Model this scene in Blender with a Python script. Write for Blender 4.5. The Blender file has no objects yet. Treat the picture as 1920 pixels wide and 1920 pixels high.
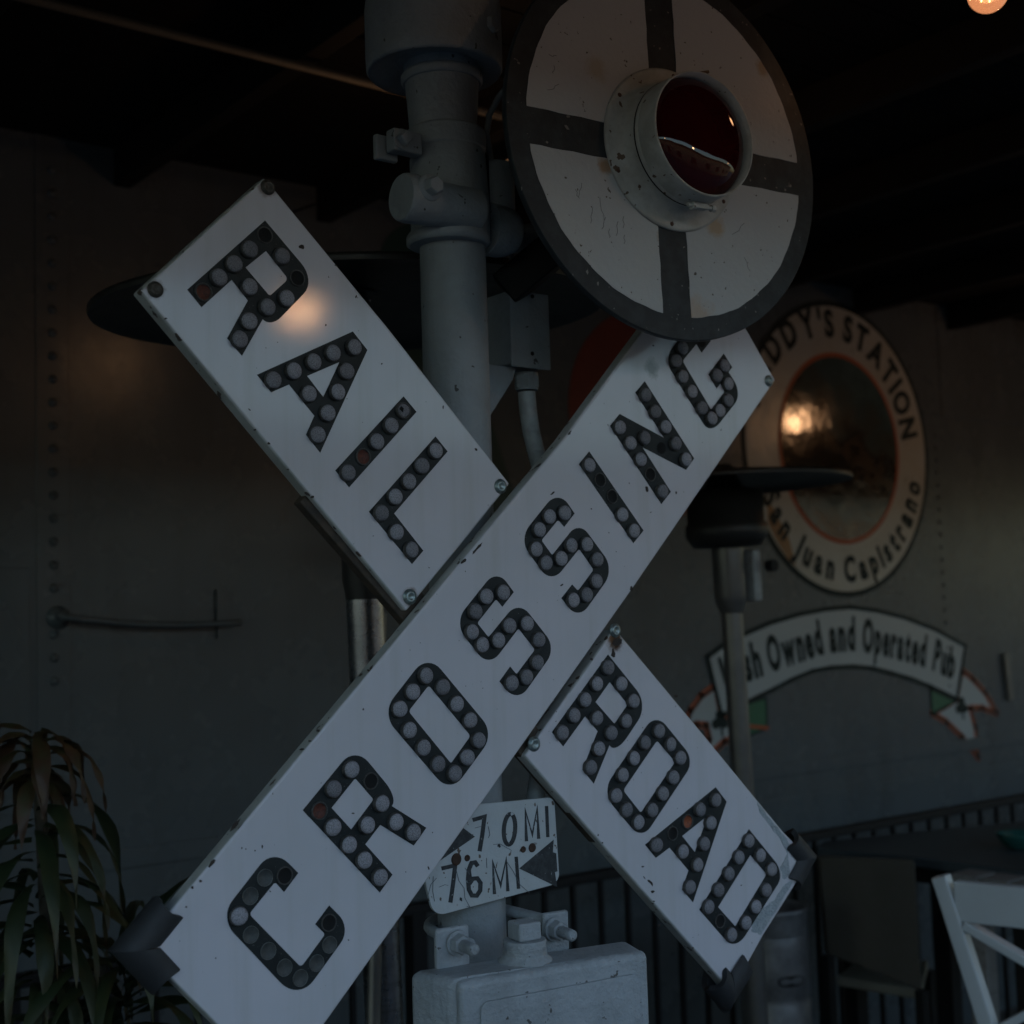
import bpy, bmesh, math, random
from mathutils import Vector, Matrix
from mathutils.geometry import tessellate_polygon
random.seed(7)
R = math.radians
scene = bpy.context.scene
col = scene.collection

# ------------------------------------------------------------------ camera
FPX, YAW, PIT, ROL = 2603.0, R(37.90), R(4.49), R(-1.81)
CAM = Vector((-1.0145, -1.4009, 1.6742))
fwd = Vector((math.sin(YAW)*math.cos(PIT), math.cos(YAW)*math.cos(PIT), math.sin(PIT)))
rgt = Vector((math.cos(YAW), -math.sin(YAW), 0)); upv = rgt.cross(fwd)
c_, s_ = math.cos(ROL), math.sin(ROL)
RV, UV = rgt*c_+upv*s_, upv*c_-rgt*s_
cd = bpy.data.cameras.new('camera'); cam = bpy.data.objects.new('camera', cd); col.objects.link(cam)
cam.matrix_world = Matrix(((RV.x, UV.x, -fwd.x, CAM.x), (RV.y, UV.y, -fwd.y, CAM.y), (RV.z, UV.z, -fwd.z, CAM.z), (0, 0, 0, 1)))
cd.sensor_width = 36; cd.sensor_fit = 'HORIZONTAL'; cd.lens = FPX/1920*36
cd.clip_start = .05; cd.clip_end = 3000
cd.dof.use_dof = True; cd.dof.focus_distance = 1.72; cd.dof.aperture_fstop = 5.0
scene.camera = cam

# ------------------------------------------------------------------ world, sun, exposure (dusk)
SUN_EL, SUN_AZ = R(9.0), R(15)
w = bpy.data.worlds.new("World"); scene.world = w; w.use_nodes = True
nt = w.node_tree; bg = nt.nodes['Background']
sky = nt.nodes.new('ShaderNodeTexSky'); sky.sky_type = 'NISHITA'; sky.sun_disc = False
sky.sun_elevation = SUN_EL; sky.sun_rotation = SUN_AZ; sky.air_density = 1.0; sky.dust_density = 2.0; sky.ozone_density = 1.75
nt.links.new(sky.outputs[0], bg.inputs[0]); bg.inputs[1].default_value = 0.15
sl = bpy.data.lights.new('sun', 'SUN'); sl.energy = 0.10; sl.angle = R(25); sl.color = (1, .9, .82)
so = bpy.data.objects.new('sun', sl); col.objects.link(so)
sd = Vector((math.sin(SUN_AZ)*math.cos(SUN_EL), math.cos(SUN_AZ)*math.cos(SUN_EL), math.sin(SUN_EL)))
so.rotation_euler = sd.to_track_quat('Z', 'Y').to_euler(); so.location = sd*30
vs = scene.view_settings; vs.view_transform = 'Standard'; vs.look = 'None'; vs.gamma = 1; vs.exposure = 1.72

# ------------------------------------------------------------------ geometry of the view: a pixel of the photo onto a real plane
def ray(x, y): return RV*((x-960)/FPX)-UV*((y-960)/FPX)+fwd
def at(x, y, Y=0.0):
    d = ray(x, y); return CAM+d*((Y-CAM.y)/d.y)
def zp(x, y, z):
    d = ray(x, y); return CAM+d*((z-CAM.z)/d.z)
def dp(x, y, Z): return CAM+ray(x, y)*Z

# ------------------------------------------------------------------ materials
MATS = {}
def mat(name, base, rough=.5, metal=0., bump=None, noise=None, spec=.5, specks=None, coat=0., spots=None, emis=None, streak=None):
    """noise=(scale, amount, colour2) ; bump=(scale, strength) ; specks=(scale, threshold, colour) ; spots=[(point, radius)], colour rust"""
    if name in MATS: return MATS[name]
    m = bpy.data.materials.new(name); m.use_nodes = True; N = m.node_tree.nodes; L = m.node_tree.links
    b = N['Principled BSDF']
    b.inputs['Roughness'].default_value = rough; b.inputs['Metallic'].default_value = metal
    b.inputs['Specular IOR Level'].default_value = spec; b.inputs['Coat Weight'].default_value = coat
    tc = N.new('ShaderNodeTexCoord').outputs['Object']
    def rgb(c):
        n = N.new('ShaderNodeRGB'); n.outputs[0].default_value = (*c, 1); return n.outputs[0]
    def mix(f, a, c):
        n = N.new('ShaderNodeMix'); n.data_type = 'RGBA'; L.new(f, n.inputs[0]); L.new(a, n.inputs[6]); L.new(c, n.inputs[7]); return n.outputs[2]
    def noi(sc, det=4, rgh=.6, vec=None):
        n = N.new('ShaderNodeTexNoise'); n.inputs['Scale'].default_value = sc; n.inputs['Detail'].default_value = det
        n.inputs['Roughness'].default_value = rgh; L.new(vec or tc, n.inputs['Vector']); return n.outputs[0]
    def ramp(v, a, c):
        n = N.new('ShaderNodeMapRange'); n.inputs[1].default_value = a; n.inputs[2].default_value = c; L.new(v, n.inputs[0]); return n.outputs[0]
    def math_(op, a, c):
        n = N.new('ShaderNodeMath'); n.operation = op
        for i, q in enumerate((a, c)):
            if isinstance(q, (int, float)): n.inputs[i].default_value = q
            else: L.new(q, n.inputs[i])
        return n.outputs[0]
    cc = rgb(base)
    if noise:
        f = math_('MULTIPLY', ramp(noi(noise[0]), .42, .62), noise[1]); cc = mix(f, cc, rgb(noise[2]))
        L.new(math_('ADD', math_('MULTIPLY', noi(noise[0]*2.3), .18*min(1, rough/.3)), rough-.09*min(1, rough/.3)), b.inputs['Roughness'])
    if streak:
        mp = N.new('ShaderNodeMapping'); mp.inputs['Scale'].default_value = streak[0]; L.new(tc, mp.inputs[0])
        f = math_('MULTIPLY', ramp(noi(1., 5, .65, mp.outputs[0]), .5, .72), streak[1]); cc = mix(f, cc, rgb(streak[2]))
    if specks:
        f = ramp(noi(specks[0], 2, .5), specks[1], specks[1]+.02); cc = mix(f, cc, rgb(specks[2]))
        f2 = math_('MULTIPLY', ramp(noi(specks[0]*.31, 3, .7), specks[1]+.005, specks[1]+.04), .6); cc = mix(f2, cc, rgb(specks[2]))
    if spots:
        for p, r, c2 in spots:
            n = N.new('ShaderNodeVectorMath'); n.operation = 'DISTANCE'; n.inputs[1].default_value = p
            g = N.new('ShaderNodeNewGeometry'); L.new(g.outputs['Position'], n.inputs[0])
            k = math_('ADD', math_('DIVIDE', n.outputs['Value'], r), math_('MULTIPLY', noi(60, 4, .7), 1.3))
            f = ramp(k, 1.62, 1.05); cc = mix(f, cc, rgb(c2))
    L.new(cc, b.inputs['Base Color'])
    if bump:
        bn = N.new('ShaderNodeBump'); bn.inputs['Strength'].default_value = bump[1]; bn.inputs['Distance'].default_value = bump[2] if len(bump) > 2 else .002
        L.new(noi(bump[0], 3), bn.inputs['Height']); L.new(bn.outputs[0], b.inputs['Normal'])
    if emis:
        b.inputs['Emission Color'].default_value = (*emis[0], 1); b.inputs['Emission Strength'].default_value = emis[1]
    MATS[name] = m; return m

RUST = (.11, .045, .02); DIRT = (.12, .11, .10)
def boltspots(pts, r=.016): return [(tuple(p), r, (.16, .085, .045)) for p in pts]
BW = (.635, .615, .655)
M_black = mat('letter_paint', (.014, .018, .019), .55, spec=.28, noise=(30, .5, (.028, .033, .034)), specks=(420, .71, (.10, .10, .10)))
M_house = mat('reflector_housing', (.055, .052, .05), .5, spec=.3, noise=(220, .6, (.11, .105, .10)))
M_rust = mat('rusty_cup', (.13, .035, .022), .7, noise=(200, .8, (.05, .02, .015)))
M_orange = mat('orange_cup', (.33, .08, .03), .6, noise=(200, .6, (.12, .04, .02)))
M_hole = mat('open_socket', (.006, .006, .006), .9)
M_dust = mat('dusty_cup', (.05, .055, .055), .6, noise=(150, .7, (.09, .09, .085)))
M_pole = mat('pole_paint', (.265, .29, .31), .5, bump=(90, .7, .003), noise=(14, .6, (.20, .22, .23)), streak=((20, 20, 2), .4, (.16, .17, .17)), specks=(70, .70, (.05, .05, .05)))
M_case = mat('case_paint', (.36, .385, .41), .5, bump=(110, .9, .003), noise=(16, .6, (.26, .28, .29)), streak=((22, 22, 3), .45, (.20, .21, .21)), specks=(110, .715, (.09, .085, .08)))
M_iron = mat('bracket_rust', (.07, .05, .035), .75, noise=(60, .8, (.03, .025, .02)), bump=(150, .6, .002))
M_rubber = mat('black_foam', (.020, .021, .023), .62, bump=(300, .3, .001), noise=(40, .5, (.035, .036, .038)))
M_zinc = mat('zinc_bolt', (.33, .40, .40), .42, .7, noise=(250, .7, (.14, .15, .14)))
M_greyflange = mat('painted_flange', (.46, .46, .44), .5, noise=(30, .7, (.33, .32, .29)), bump=(120, .4, .002), specks=(80, .68, (.1, .06, .035)))
M_blackiron = mat('black_iron', (.007, .007, .008), .55, spec=.25)
M_chrome = mat('brushed_steel', (.34, .34, .35), .28, 1., noise=(25, .5, (.2, .2, .2)), streak=((8, 8, 60), .6, (.12, .12, .12)))
M_steel2 = mat('keg_steel', (.13, .13, .132), .45, .5, noise=(12, .5, (.3, .3, .3)))
M_darkpaint = mat('heater_paint', (.035, .034, .032), .45, .4, noise=(12, .5, (.06, .055, .05)))
M_heatpost = mat('heater_post', (.16, .155, .145), .35, .6, noise=(12, .5, (.1, .1, .1)))
M_conduit = mat('grey_conduit', (.36, .38, .38), .55, bump=(700, .3, .001), noise=(60, .4, (.2, .2, .2)))
M_wall = mat('railcar_paint', (.098, .114, .120), .27, .05, spec=.35, bump=(7, .12, .01), noise=(2.2, .6, (.082, .094, .10)), streak=((7, 7, .6), .6, (.068, .076, .078)))
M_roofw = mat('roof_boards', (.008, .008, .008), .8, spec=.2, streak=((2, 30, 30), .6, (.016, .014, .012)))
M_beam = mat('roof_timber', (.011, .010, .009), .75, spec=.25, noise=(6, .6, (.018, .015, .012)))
M_pipe = mat('dull_pipe', (.07, .065, .05), .6)
M_white_chair = mat('white_chair_paint', (.52, .55, .56), .38, noise=(10, .3, (.45, .47, .48)))
M_tableA = mat('dark_tabletop', (.035, .045, .05), .5)
M_wood = mat('weathered_wood', (.20, .19, .175), .6, streak=((4, 60, 60), .8, (.07, .06, .05)))
M_brown = mat('brown_leatherette', (.075, .066, .052), .65, noise=(20, .4, (.06, .05, .035)))
M_tan = mat('tan_seat', (.17, .155, .12), .65)
M_bowl = mat('teal_glaze', (.02, .09, .08), .3)
M_deck = mat('patio_paving', (.07, .068, .065), .8, noise=(3, .6, (.05, .048, .045)), bump=(60, .4, .004))

# lens: bumpy prismatic glass button
def lens_mat():
    m = mat('reflector_lens', (.30, .30, .345), .25)
    N = m.node_tree.nodes; L = m.node_tree.links; b = N['Principled BSDF']
    tc = N.new('ShaderNodeTexCoord'); v = N.new('ShaderNodeTexVoronoi'); v.inputs['Scale'].default_value = 850
    oi = N.new('ShaderNodeObjectInfo'); ad = N.new('ShaderNodeVectorMath'); ad.operation = 'ADD'
    L.new(tc.outputs['Object'], ad.inputs[0]); L.new(oi.outputs['Location'], ad.inputs[1]); L.new(ad.outputs[0], v.inputs['Vector'])
    bp = N.new('ShaderNodeBump'); bp.inputs['Strength'].default_value = .7; bp.inputs['Distance'].default_value = .0012
    L.new(v.outputs['Distance'], bp.inputs['Height']); L.new(bp.outputs[0], b.inputs['Normal'])
    rp = N.new('ShaderNodeMapRange'); rp.inputs[1].default_value = .1; rp.inputs[2].default_value = .75; rp.inputs[3].default_value = 1.1; rp.inputs[4].default_value = .55
    L.new(v.outputs['Distance'], rp.inputs[0])
    hv = N.new('ShaderNodeHueSaturation'); hv.inputs['Color'].default_value = (.36, .35, .385, 1)
    mr = N.new('ShaderNodeMapRange'); mr.inputs[3].default_value = .62; mr.inputs[4].default_value = 1.28; L.new(oi.outputs['Random'], mr.inputs[0])
    mu = N.new('ShaderNodeMath'); mu.operation = 'MULTIPLY'; L.new(rp.outputs[0], mu.inputs[0]); L.new(mr.outputs[0], mu.inputs[1])
    L.new(mu.outputs[0], hv.inputs['Value']); L.new(hv.outputs[0], b.inputs['Base Color'])
    return m
M_lens = lens_mat()
def leaf_mat():
    m = mat('leaf_green', (.02, .04, .018), .5)
    N = m.node_tree.nodes; L = m.node_tree.links; b = N['Principled BSDF']
    a = N.new('ShaderNodeAttribute'); a.attribute_name = 'dry'; a.attribute_type = 'GEOMETRY'
    cr = N.new('ShaderNodeValToRGB'); e = cr.color_ramp.elements
    e[0].color = (.014, .032, .014, 1); e[1].color = (.07, .032, .014, 1); e[1].position = .9
    k = cr.color_ramp.elements.new(.55); k.color = (.05, .055, .02, 1)
    tc = N.new('ShaderNodeTexCoord'); no = N.new('ShaderNodeTexNoise'); no.inputs['Scale'].default_value = 25; L.new(tc.outputs['Object'], no.inputs[0])
    ad = N.new('ShaderNodeMath'); ad.operation = 'MULTIPLY_ADD'; ad.inputs[1].default_value = .5; L.new(no.outputs[0], ad.inputs[0])
    sb = N.new('ShaderNodeMath'); sb.operation = 'SUBTRACT'; sb.inputs[1].default_value = .25; L.new(a.outputs['Fac'], sb.inputs[0]); L.new(sb.outputs[0], ad.inputs[2])
    L.new(ad.outputs[0], cr.inputs[0]); L.new(cr.outputs[0], b.inputs['Base Color'])
    return m
M_leaf = leaf_mat()

# ------------------------------------------------------------------ mesh helpers
ORG = {}
class MB:
    def __init__(s): s.v = []; s.f = []; s.m = []; s.s = []
    def add(s, vs, fs, mi=0, smooth=False):
        o = len(s.v); s.v += [Vector(v) for v in vs]
        for f in fs: s.f.append([i+o for i in f]); s.m.append(mi); s.s.append(smooth)
        return s
    def box(s, c, size, X=Vector((1, 0, 0)), Z=Vector((0, 0, 1)), mi=0):
        X = Vector(X).normalized(); Z = Vector(Z).normalized(); Y = Z.cross(X).normalized(); Z = X.cross(Y)
        c = Vector(c); a, b, d = size[0]/2, size[1]/2, size[2]/2
        vs = [c+X*(a*i)+Y*(b*j)+Z*(d*k) for i in (-1, 1) for j in (-1, 1) for k in (-1, 1)]
        return s.add(vs, [(0, 1, 3, 2), (4, 6, 7, 5), (0, 4, 5, 1), (2, 3, 7, 6), (0, 2, 6, 4), (1, 5, 7, 3)], mi)
    def bar(s, p, q, w, h, up=Vector((0, 0, 1)), mi=0):
        p = Vector(p); q = Vector(q); d = q-p
        return s.box((p+q)/2, (d.length, w, h), d, up - d.normalized()*up.dot(d.normalized()), mi)
    def cyl(s, p0, p1, r0, r1=None, n=32, mi=0, cap=True, smooth=True):
        return s.lathe(p0, Vector(p1)-Vector(p0), [(r0, 0), (r0 if r1 is None else r1, (Vector(p1)-Vector(p0)).length)], n, mi, cap, smooth)
    def lathe(s, p, ax, prof, n=32, mi=0, cap=True, smooth=True, ref=None):
        p = Vector(p); ax = Vector(ax).normalized()
        a = Vector(ref) if ref else (Vector((0, 0, 1)) if abs(ax.z) < .9 else Vector((1, 0, 0)))
        a = (a-ax*a.dot(ax)).normalized(); b = ax.cross(a)
        vs = []
        for r, h in prof:
            for i in range(n):
                t = 2*math.pi*i/n; vs.append(p+ax*h+a*(r*math.cos(t))+b*(r*math.sin(t)))
        k = len(prof); fs = []
        for j in range(k-1):
            for i in range(n): fs.append((j*n+i, j*n+(i+1) % n, (j+1)*n+(i+1) % n, (j+1)*n+i))
        s.add(vs, fs, mi, smooth)
        if cap:
            if prof[0][0] > 0: s.add(vs[:n], [tuple(range(n))[::-1]], mi)
            if prof[-1][0] > 0: s.add(vs[(k-1)*n:], [tuple(range(n))], mi)
        return s
    def tube(s, path, r, n=12, mi=0):
        path = [Vector(p) for p in path]; vs = []; a = None
        for i, p in enumerate(path):
            d = (path[min(i+1, len(path)-1)]-path[max(i-1, 0)]).normalized()
            if a is None: a = d.orthogonal().normalized()
            a = (a-d*a.dot(d)).normalized(); b = d.cross(a)
            rr = r[i] if isinstance(r, (list, tuple)) else r
            vs += [p+a*(rr*math.cos(2*math.pi*k/n))+b*(rr*math.sin(2*math.pi*k/n)) for k in range(n)]
        fs = [(j*n+i, j*n+(i+1) % n, (j+1)*n+(i+1) % n, (j+1)*n+i) for j in range(len(path)-1) for i in range(n)]
        s.add(vs, fs, mi, True)
        s.add(vs[:n], [tuple(range(n))[::-1]], mi); s.add(vs[-n:], [tuple(range(n))], mi)
        return s
    def prism(s, loops, d, mi=0, side_mi=None, back=True):
        """loops: lists of 3D points in one plane (first outer, others holes), extruded along vector d (back)"""
        loops = [[Vector(p) for p in l] for l in loops]; flat = [p for l in loops for p in l]; n = len(flat)
        tris = tessellate_polygon(loops)
        d = Vector(d); nrm = Vector((0, 0, 0))
        l0 = loops[0]
        for i in range(len(l0)): nrm += l0[i].cross(l0[(i+1) % len(l0)])
        vs = flat+[p+d for p in flat]
        fs = []
        for t in tris:
            a, b, c = (flat[i] for i in t)
            t = tuple(t) if (b-a).cross(c-a).dot(-d) > 0 else (t[0], t[2], t[1])
            fs.append(t)
        s.add(vs, fs, mi)
        bf = [(t[0]+n, t[2]+n, t[1]+n) for t in fs] if back else []
        sf = []; o = 0
        for li, l in enumerate(loops):
            m = len(l); ar = Vector((0, 0, 0))
            for i in range(m): ar += l[i].cross(l[(i+1) % m])
            flip = (ar.dot(-d) > 0) == (li == 0)
            for i in range(m):
                q = (o+i, o+(i+1) % m, o+(i+1) % m+n, o+i+n)
                sf.append(q[::-1] if flip else q)
            o += m
        base = len(s.v)-len(vs)
        for f in bf: s.f.append([i+base for i in f]); s.m.append(mi if side_mi is None else side_mi); s.s.append(False)
        for f in sf: s.f.append([i+base for i in f]); s.m.append(mi if side_mi is None else side_mi); s.s.append(False)
        return s
    def build(s, name, mats, parent=None, bevel=0, seg=2, loc=None):
        if not isinstance(mats, (list, tuple)): mats = [mats]
        me = bpy.data.meshes.new(name)
        if parent is not None: org = ORG.get(parent.name)
        else:
            if loc is not None: org = Vector(loc)
            else:
                xs = [v.x for v in s.v]; ys = [v.y for v in s.v]; zs = [v.z for v in s.v]
                org = Vector(((min(xs)+max(xs))/2, (min(ys)+max(ys))/2, min(zs)))
        me.from_pydata([v-org for v in s.v], [], s.f)
        for m in mats: me.materials.append(m)
        me.polygons.foreach_set('material_index', s.m); me.polygons.foreach_set('use_smooth', s.s)
        me.update()
        o = bpy.data.objects.new(name, me); col.objects.link(o)
        if parent is not None: o.parent = parent
        else: o.location = org
        ORG[o.name] = org
        if bevel:
            b = o.modifiers.new('bevel', 'BEVEL'); b.width = bevel; b.segments = seg; b.limit_method = 'ANGLE'; b.angle_limit = R(40); b.use_clamp_overlap = True
            o.modifiers.new('wn', 'WEIGHTED_NORMAL').keep_sharp = False
            for p in me.polygons: p.use_smooth = True
        return o
def empty(name, loc, label, cat, group=None):
    o = bpy.data.objects.new(name, None); o.empty_display_size = .05; col.objects.link(o); o.location = loc
    ORG[o.name] = Vector(loc); o['label'] = label; o['category'] = cat
    if group: o['group'] = group
    return o
def tag(o, label, cat, group=None):
    o['label'] = label; o['category'] = cat
    if group: o['group'] = group
    return o

def rounded(poly):
    """poly: (x,y) or (x,y,t) or (x,y,tin,tout): fillet corners by tangent lengths; returns list of (x,y)"""
    out = []; n = len(poly)
    for i, p in enumerate(poly):
        if len(p) == 2: out.append((p[0], p[1])); continue
        t1 = p[2]; t2 = p[3] if len(p) > 3 else p[2]
        a = Vector(poly[i-1][:2]); b = Vector(p[:2]); c = Vector(poly[(i+1) % n][:2])
        u = (a-b).normalized(); v = (c-b).normalized(); P0 = b+u*t1; P3 = b+v*t2
        P1 = P0-u*(t1*.56); P2 = P3-v*(t2*.56)
        for k in range(9):
            t = k/8; q = P0*(1-t)**3+P1*(3*t*(1-t)**2)+P2*(3*t*t*(1-t))+P3*t**3; out.append((q.x, q.y))
    return out
def blob(cx, cy, rx, ry, n=9, ang=0.):
    pts = []
    for i in range(n):
        t = 2*math.pi*i/n; k = random.uniform(.55, 1.15); x = rx*math.cos(t)*k; y = ry*math.sin(t)*k
        pts.append((cx+x*math.cos(ang)-y*math.sin(ang), cy+x*math.sin(ang)+y*math.cos(ang)))
    return pts
def ribbon(pts, wdt):
    """flat stroke outline (list of 2D) of a polyline with mitred joints"""
    P = [Vector(p) for p in pts]; L1 = []; L2 = []
    for i, p in enumerate(P):
        a = (p-P[i-1]).normalized() if i > 0 else None; b = (P[i+1]-p).normalized() if i < len(P)-1 else None
        if a is None: a = b
        if b is None: b = a
        t = (a+b); t = t.normalized() if t.length > 1e-6 else a
        nrm = Vector((-t.y, t.x)); k = min(1/max(.35, nrm.dot(Vector((-a.y, a.x)))), 2)
        L1.append(p+nrm*(wdt/2*k)); L2.append(p-nrm*(wdt/2*k))
    return [tuple(q) for q in L1+L2[::-1]]

# ================================================================== SETTING
g = MB(); g.add([(-400, -400, 0), (400, -400, 0), (400, 400, 0), (-400, 400, 0)], [(0, 1, 2, 3)])
go = g.build('ground', M_deck, loc=(0, 0, 0)); go['kind'] = 'structure'

# patio roof
roof = empty('patio_roof', (1.5, 0, 0), 'dark timber patio roof hanging over the crossing signal and the railcar wall', 'roof')
RX0, RX1, RY0, RY1 = -6.0, 15.0, -1.95, 2.3
m = MB(); y = RY0
while y < RY1-.01:
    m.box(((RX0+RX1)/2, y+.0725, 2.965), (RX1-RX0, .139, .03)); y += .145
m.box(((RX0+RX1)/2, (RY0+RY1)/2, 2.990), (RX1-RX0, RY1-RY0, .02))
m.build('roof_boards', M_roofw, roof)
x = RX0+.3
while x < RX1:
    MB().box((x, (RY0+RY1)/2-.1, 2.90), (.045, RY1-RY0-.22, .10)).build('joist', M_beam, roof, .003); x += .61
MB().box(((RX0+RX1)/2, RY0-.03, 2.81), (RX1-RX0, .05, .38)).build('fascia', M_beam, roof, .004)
for x in (-4.6, 6.5, 14.6): MB().box((x, -1.93, 1.31), (.12, .1, 2.62)).build('post', M_beam, roof, .004)
t = MB().tube([(-4, 1.037, 2.825), (1.25, 1.037, 2.825), (1.27, 1.037, 2.93)], .0095)
tag(t.build('electrical_conduit', M_pipe), 'thin dull conduit running along under the dark roof boards', 'pipe')

# low building added to block the low sky and darken the upper boards
bd_ = empty('sky_blocking_building', (2, -14, 0), 'long low building added out of view to block the low sky, mirrored in the red lens', 'building')
M_stucco = mat('stucco', (.10, .09, .08), .8)
MB().box((2, -14, 1.8), (44, 4, 3.6)).build('wall', M_stucco, bd_)
MB().box((2, -14, 3.7), (44.8, 4.8, .2)).build('roof', M_beam, bd_, .02)
for xx in range(-16, 22, 4):
    wn = MB().box((xx, -11.98, 1.7), (1.3, .06, 1.2)).build('window', M_blackiron, bd_); MB().box((xx, -11.94, 1.08), (1.5, .12, .06)).build('window_sill', M_beam, wn)

# ================================================================== RAILCAR WALL
WY = 2.05
car = empty('railcar', (3, WY, 0), 'grey riveted railcar side wall painted with a round pub emblem and ribbon', 'railcar')
m = MB()
m.box((5, WY+.06, 1.58), (20, .12, 3.10)); m.build('side_wall', M_wall, car)
m = MB()
def zwall(x, y): return at(x, y, WY)
xs = zwall(98, 800).x
m.box((xs, WY-.002, 1.98), (.085, .004, 2.0)); m.build('lap_plate', M_wall, car, .002)
def rivets(pts, prof, n):
    first = None
    for (x_, z_) in pts:
        if first is None:
            first = MB().lathe((x_, WY, z_), (0, -1, 0), prof, n).build('rivet', M_wall, car); f0 = (x_, z_)
        else:
            o = first.copy(); col.objects.link(o); o.parent = car; o.location = (x_-f0[0], 0, z_-f0[1])
rivets([(xs, at(92+(y-320)*.014, y, WY).z) for y in [320+43.5*k for k in range(23)]], [(.0115, .004), (.011, .008), (.007, .0115), (0, .013)], 14)
rivets([(3.92, 1.3+k*.052) for k in range(22)]+[(5.05, .8+k*.06) for k in range(30)], [(.0075, 0), (.0065, .004), (0, .006)], 10)
m = MB(); zl = zwall(300, 1600).z
m.box((3, WY-.006, zl), (18, .012, .05)); m.box((3, WY-.0025, .5), (18, .005, 1.0)); m.build('sill_strip', M_wall, car, .004)
m = MB(); zs = zwall(60, 1065).z
m.box((-1.9, WY-.002, zs-.3), (4.1, .004, .6)); m.build('lap_plate', M_wall, car, .002)
m = MB(); P = [zwall(1755, 600), zwall(1760, 780)]
x0 = P[0].x; z1 = P[1].z
m.box((x0+.55, WY-.003, z1+.25), (1.1, .006, .5)); m.build('hatch_panel', M_wall, car, .003)
m = MB(); a = zwall(1880, 1225); b = zwall(1895, 1312)
m.bar((a.x, WY-.010, a.z), (b.x-.02, WY-.010, b.z), .034, .018, Vector((0, 1, 0)))
m.build('door_pull', M_heatpost, car, .003)
# grab iron
m = MB(); a = zwall(108, 1158); b = zwall(432, 1168); Yg = WY-.055
pts = []
for k in range(13):
    t = k/12; pts.append((a.x+(b.x-a.x)*t, Yg, a.z+(b.z-a.z)*t-.012*math.sin(math.pi*t)))
m.tube([(a.x, WY, a.z)]+pts+[(b.x, WY, b.z)], .0085)
m.lathe((a.x, WY, a.z), (0, -1, 0), [(.030, 0), (.030, .008), (.018, .014), (.012, .03)], 20)
m.bar((b.x-.03, WY-.006, b.z-.04), (b.x-.03, WY-.006, b.z+.09), .028, .012, Vector((0, 1, 0)))
m.build('grab_iron', M_wall, car)

# painted emblem
M_cream = mat('emblem_cream', (.44, .425, .37), .3, noise=(6, .5, (.40, .35, .26)), bump=(8, .25, .01), specks=(30, .73, (.25, .18, .1)))
M_dgreen = mat('emblem_dark_green', (.008, .018, .017), .5, spec=.2)
M_red = mat('emblem_red', (.40, .085, .03), .4, spec=.3)
M_orangep = mat('orange_stain', (.30, .15, .05), .4)
M_green = mat('ribbon_green', (.02, .12, .055), .35)
M_banner = mat('ribbon_white', (.38, .41, .41), .32, bump=(8, .2, .01))
M_redlogo = mat('logo_red', (.16, .022, .012), .4, noise=(5, .5, (.11, .016, .01)))
def picture_mat():
    m = mat('emblem_picture', (.05, .03, .015), .12, spec=.6, coat=.3)
    m.node_tree.nodes['Principled BSDF'].inputs['Coat Roughness'].default_value = .1
    N = m.node_tree.nodes; L = m.node_tree.links; b = N['Principled BSDF']
    tc = N.new('ShaderNodeTexCoord'); sp = N.new('ShaderNodeSeparateXYZ'); L.new(tc.outputs['Object'], sp.inputs[0])
    no = N.new('ShaderNodeTexNoise'); no.inputs['Scale'].default_value = 9; no.inputs['Detail'].default_value = 6; L.new(tc.outputs['Object'], no.inputs[0])
    ma = N.new('ShaderNodeMath'); ma.operation = 'MULTIPLY_ADD'; ma.inputs[1].default_value = .55; L.new(no.outputs[0], ma.inputs[0]); L.new(sp.outputs[2], ma.inputs[2])
    mb = N.new('ShaderNodeMath'); mb.operation = 'MULTIPLY_ADD'; mb.inputs[1].default_value = .45; L.new(sp.outputs[0], mb.inputs[0]); L.new(ma.outputs[0], mb.inputs[2])
    cr = N.new('ShaderNodeValToRGB'); e = cr.color_ramp.elements
    mr = N.new('ShaderNodeMapRange'); mr.inputs[1].default_value = 1.2; mr.inputs[2].default_value = 3.4
    mr.inputs[1].default_value = PIC0; mr.inputs[2].default_value = PIC1
    L.new(mb.outputs[0], mr.inputs[0]); L.new(mr.outputs[0], cr.inputs[0])
    e[0].position = .0; e[0].color = (.06, .035, .018, 1); e[1].position = 1; e[1].color = (.10, .15, .14, 1)
    for p_, c in ((.2, (.012, .008, .005)), (.36, (.022, .013, .008)), (.42, (.09, .06, .035)), (.50, (.035, .028, .02)), (.58, (.07, .075, .06)), (.75, (.06, .09, .085))):
        k = e.new(p_); k.color = (*c, 1)
    L.new(cr.outputs[0], b.inputs['Base Color'])
    bp = N.new('ShaderNodeBump'); bp.inputs['Strength'].default_value = .35; bp.inputs['Distance'].default_value = .01; L.new(no.outputs[0], bp.inputs['Height']); L.new(bp.outputs[0], b.inputs['Normal'])
    return m
OX, OZ, ORX, ORZ = 3.30, 2.305, .560, .580
PIC0, PIC1 = 1.95+.15+3.0*0, 3.05
def ell(rx, rz, n=96, cx=OX, cz=OZ, Y=0.): return [(cx+rx*math.cos(2*math.pi*i/n), Y, cz+rz*math.sin(2*math.pi*i/n)) for i in range(n)]
D = (0, .0015, 0)
def decal(name, loops, lvl, mt, parent):
    Y = WY-.0018*lvl
    return MB().prism([[(p[0], Y, p[2]) for p in l] for l in loops], (0, .0012, 0)).build(name, mt, parent)
emb = decal('round_emblem', [ell(ORX, ORZ)], 1, M_dgreen, car)
emb['label'] = 'round cream pub emblem with dark rim and a dusk picture in a red ring'
decal('cream_band', [ell(ORX-.022, ORZ-.022)], 2, M_cream, emb)
decal('red_ring', [ell(.362, .375)], 3, M_red, emb)
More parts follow.
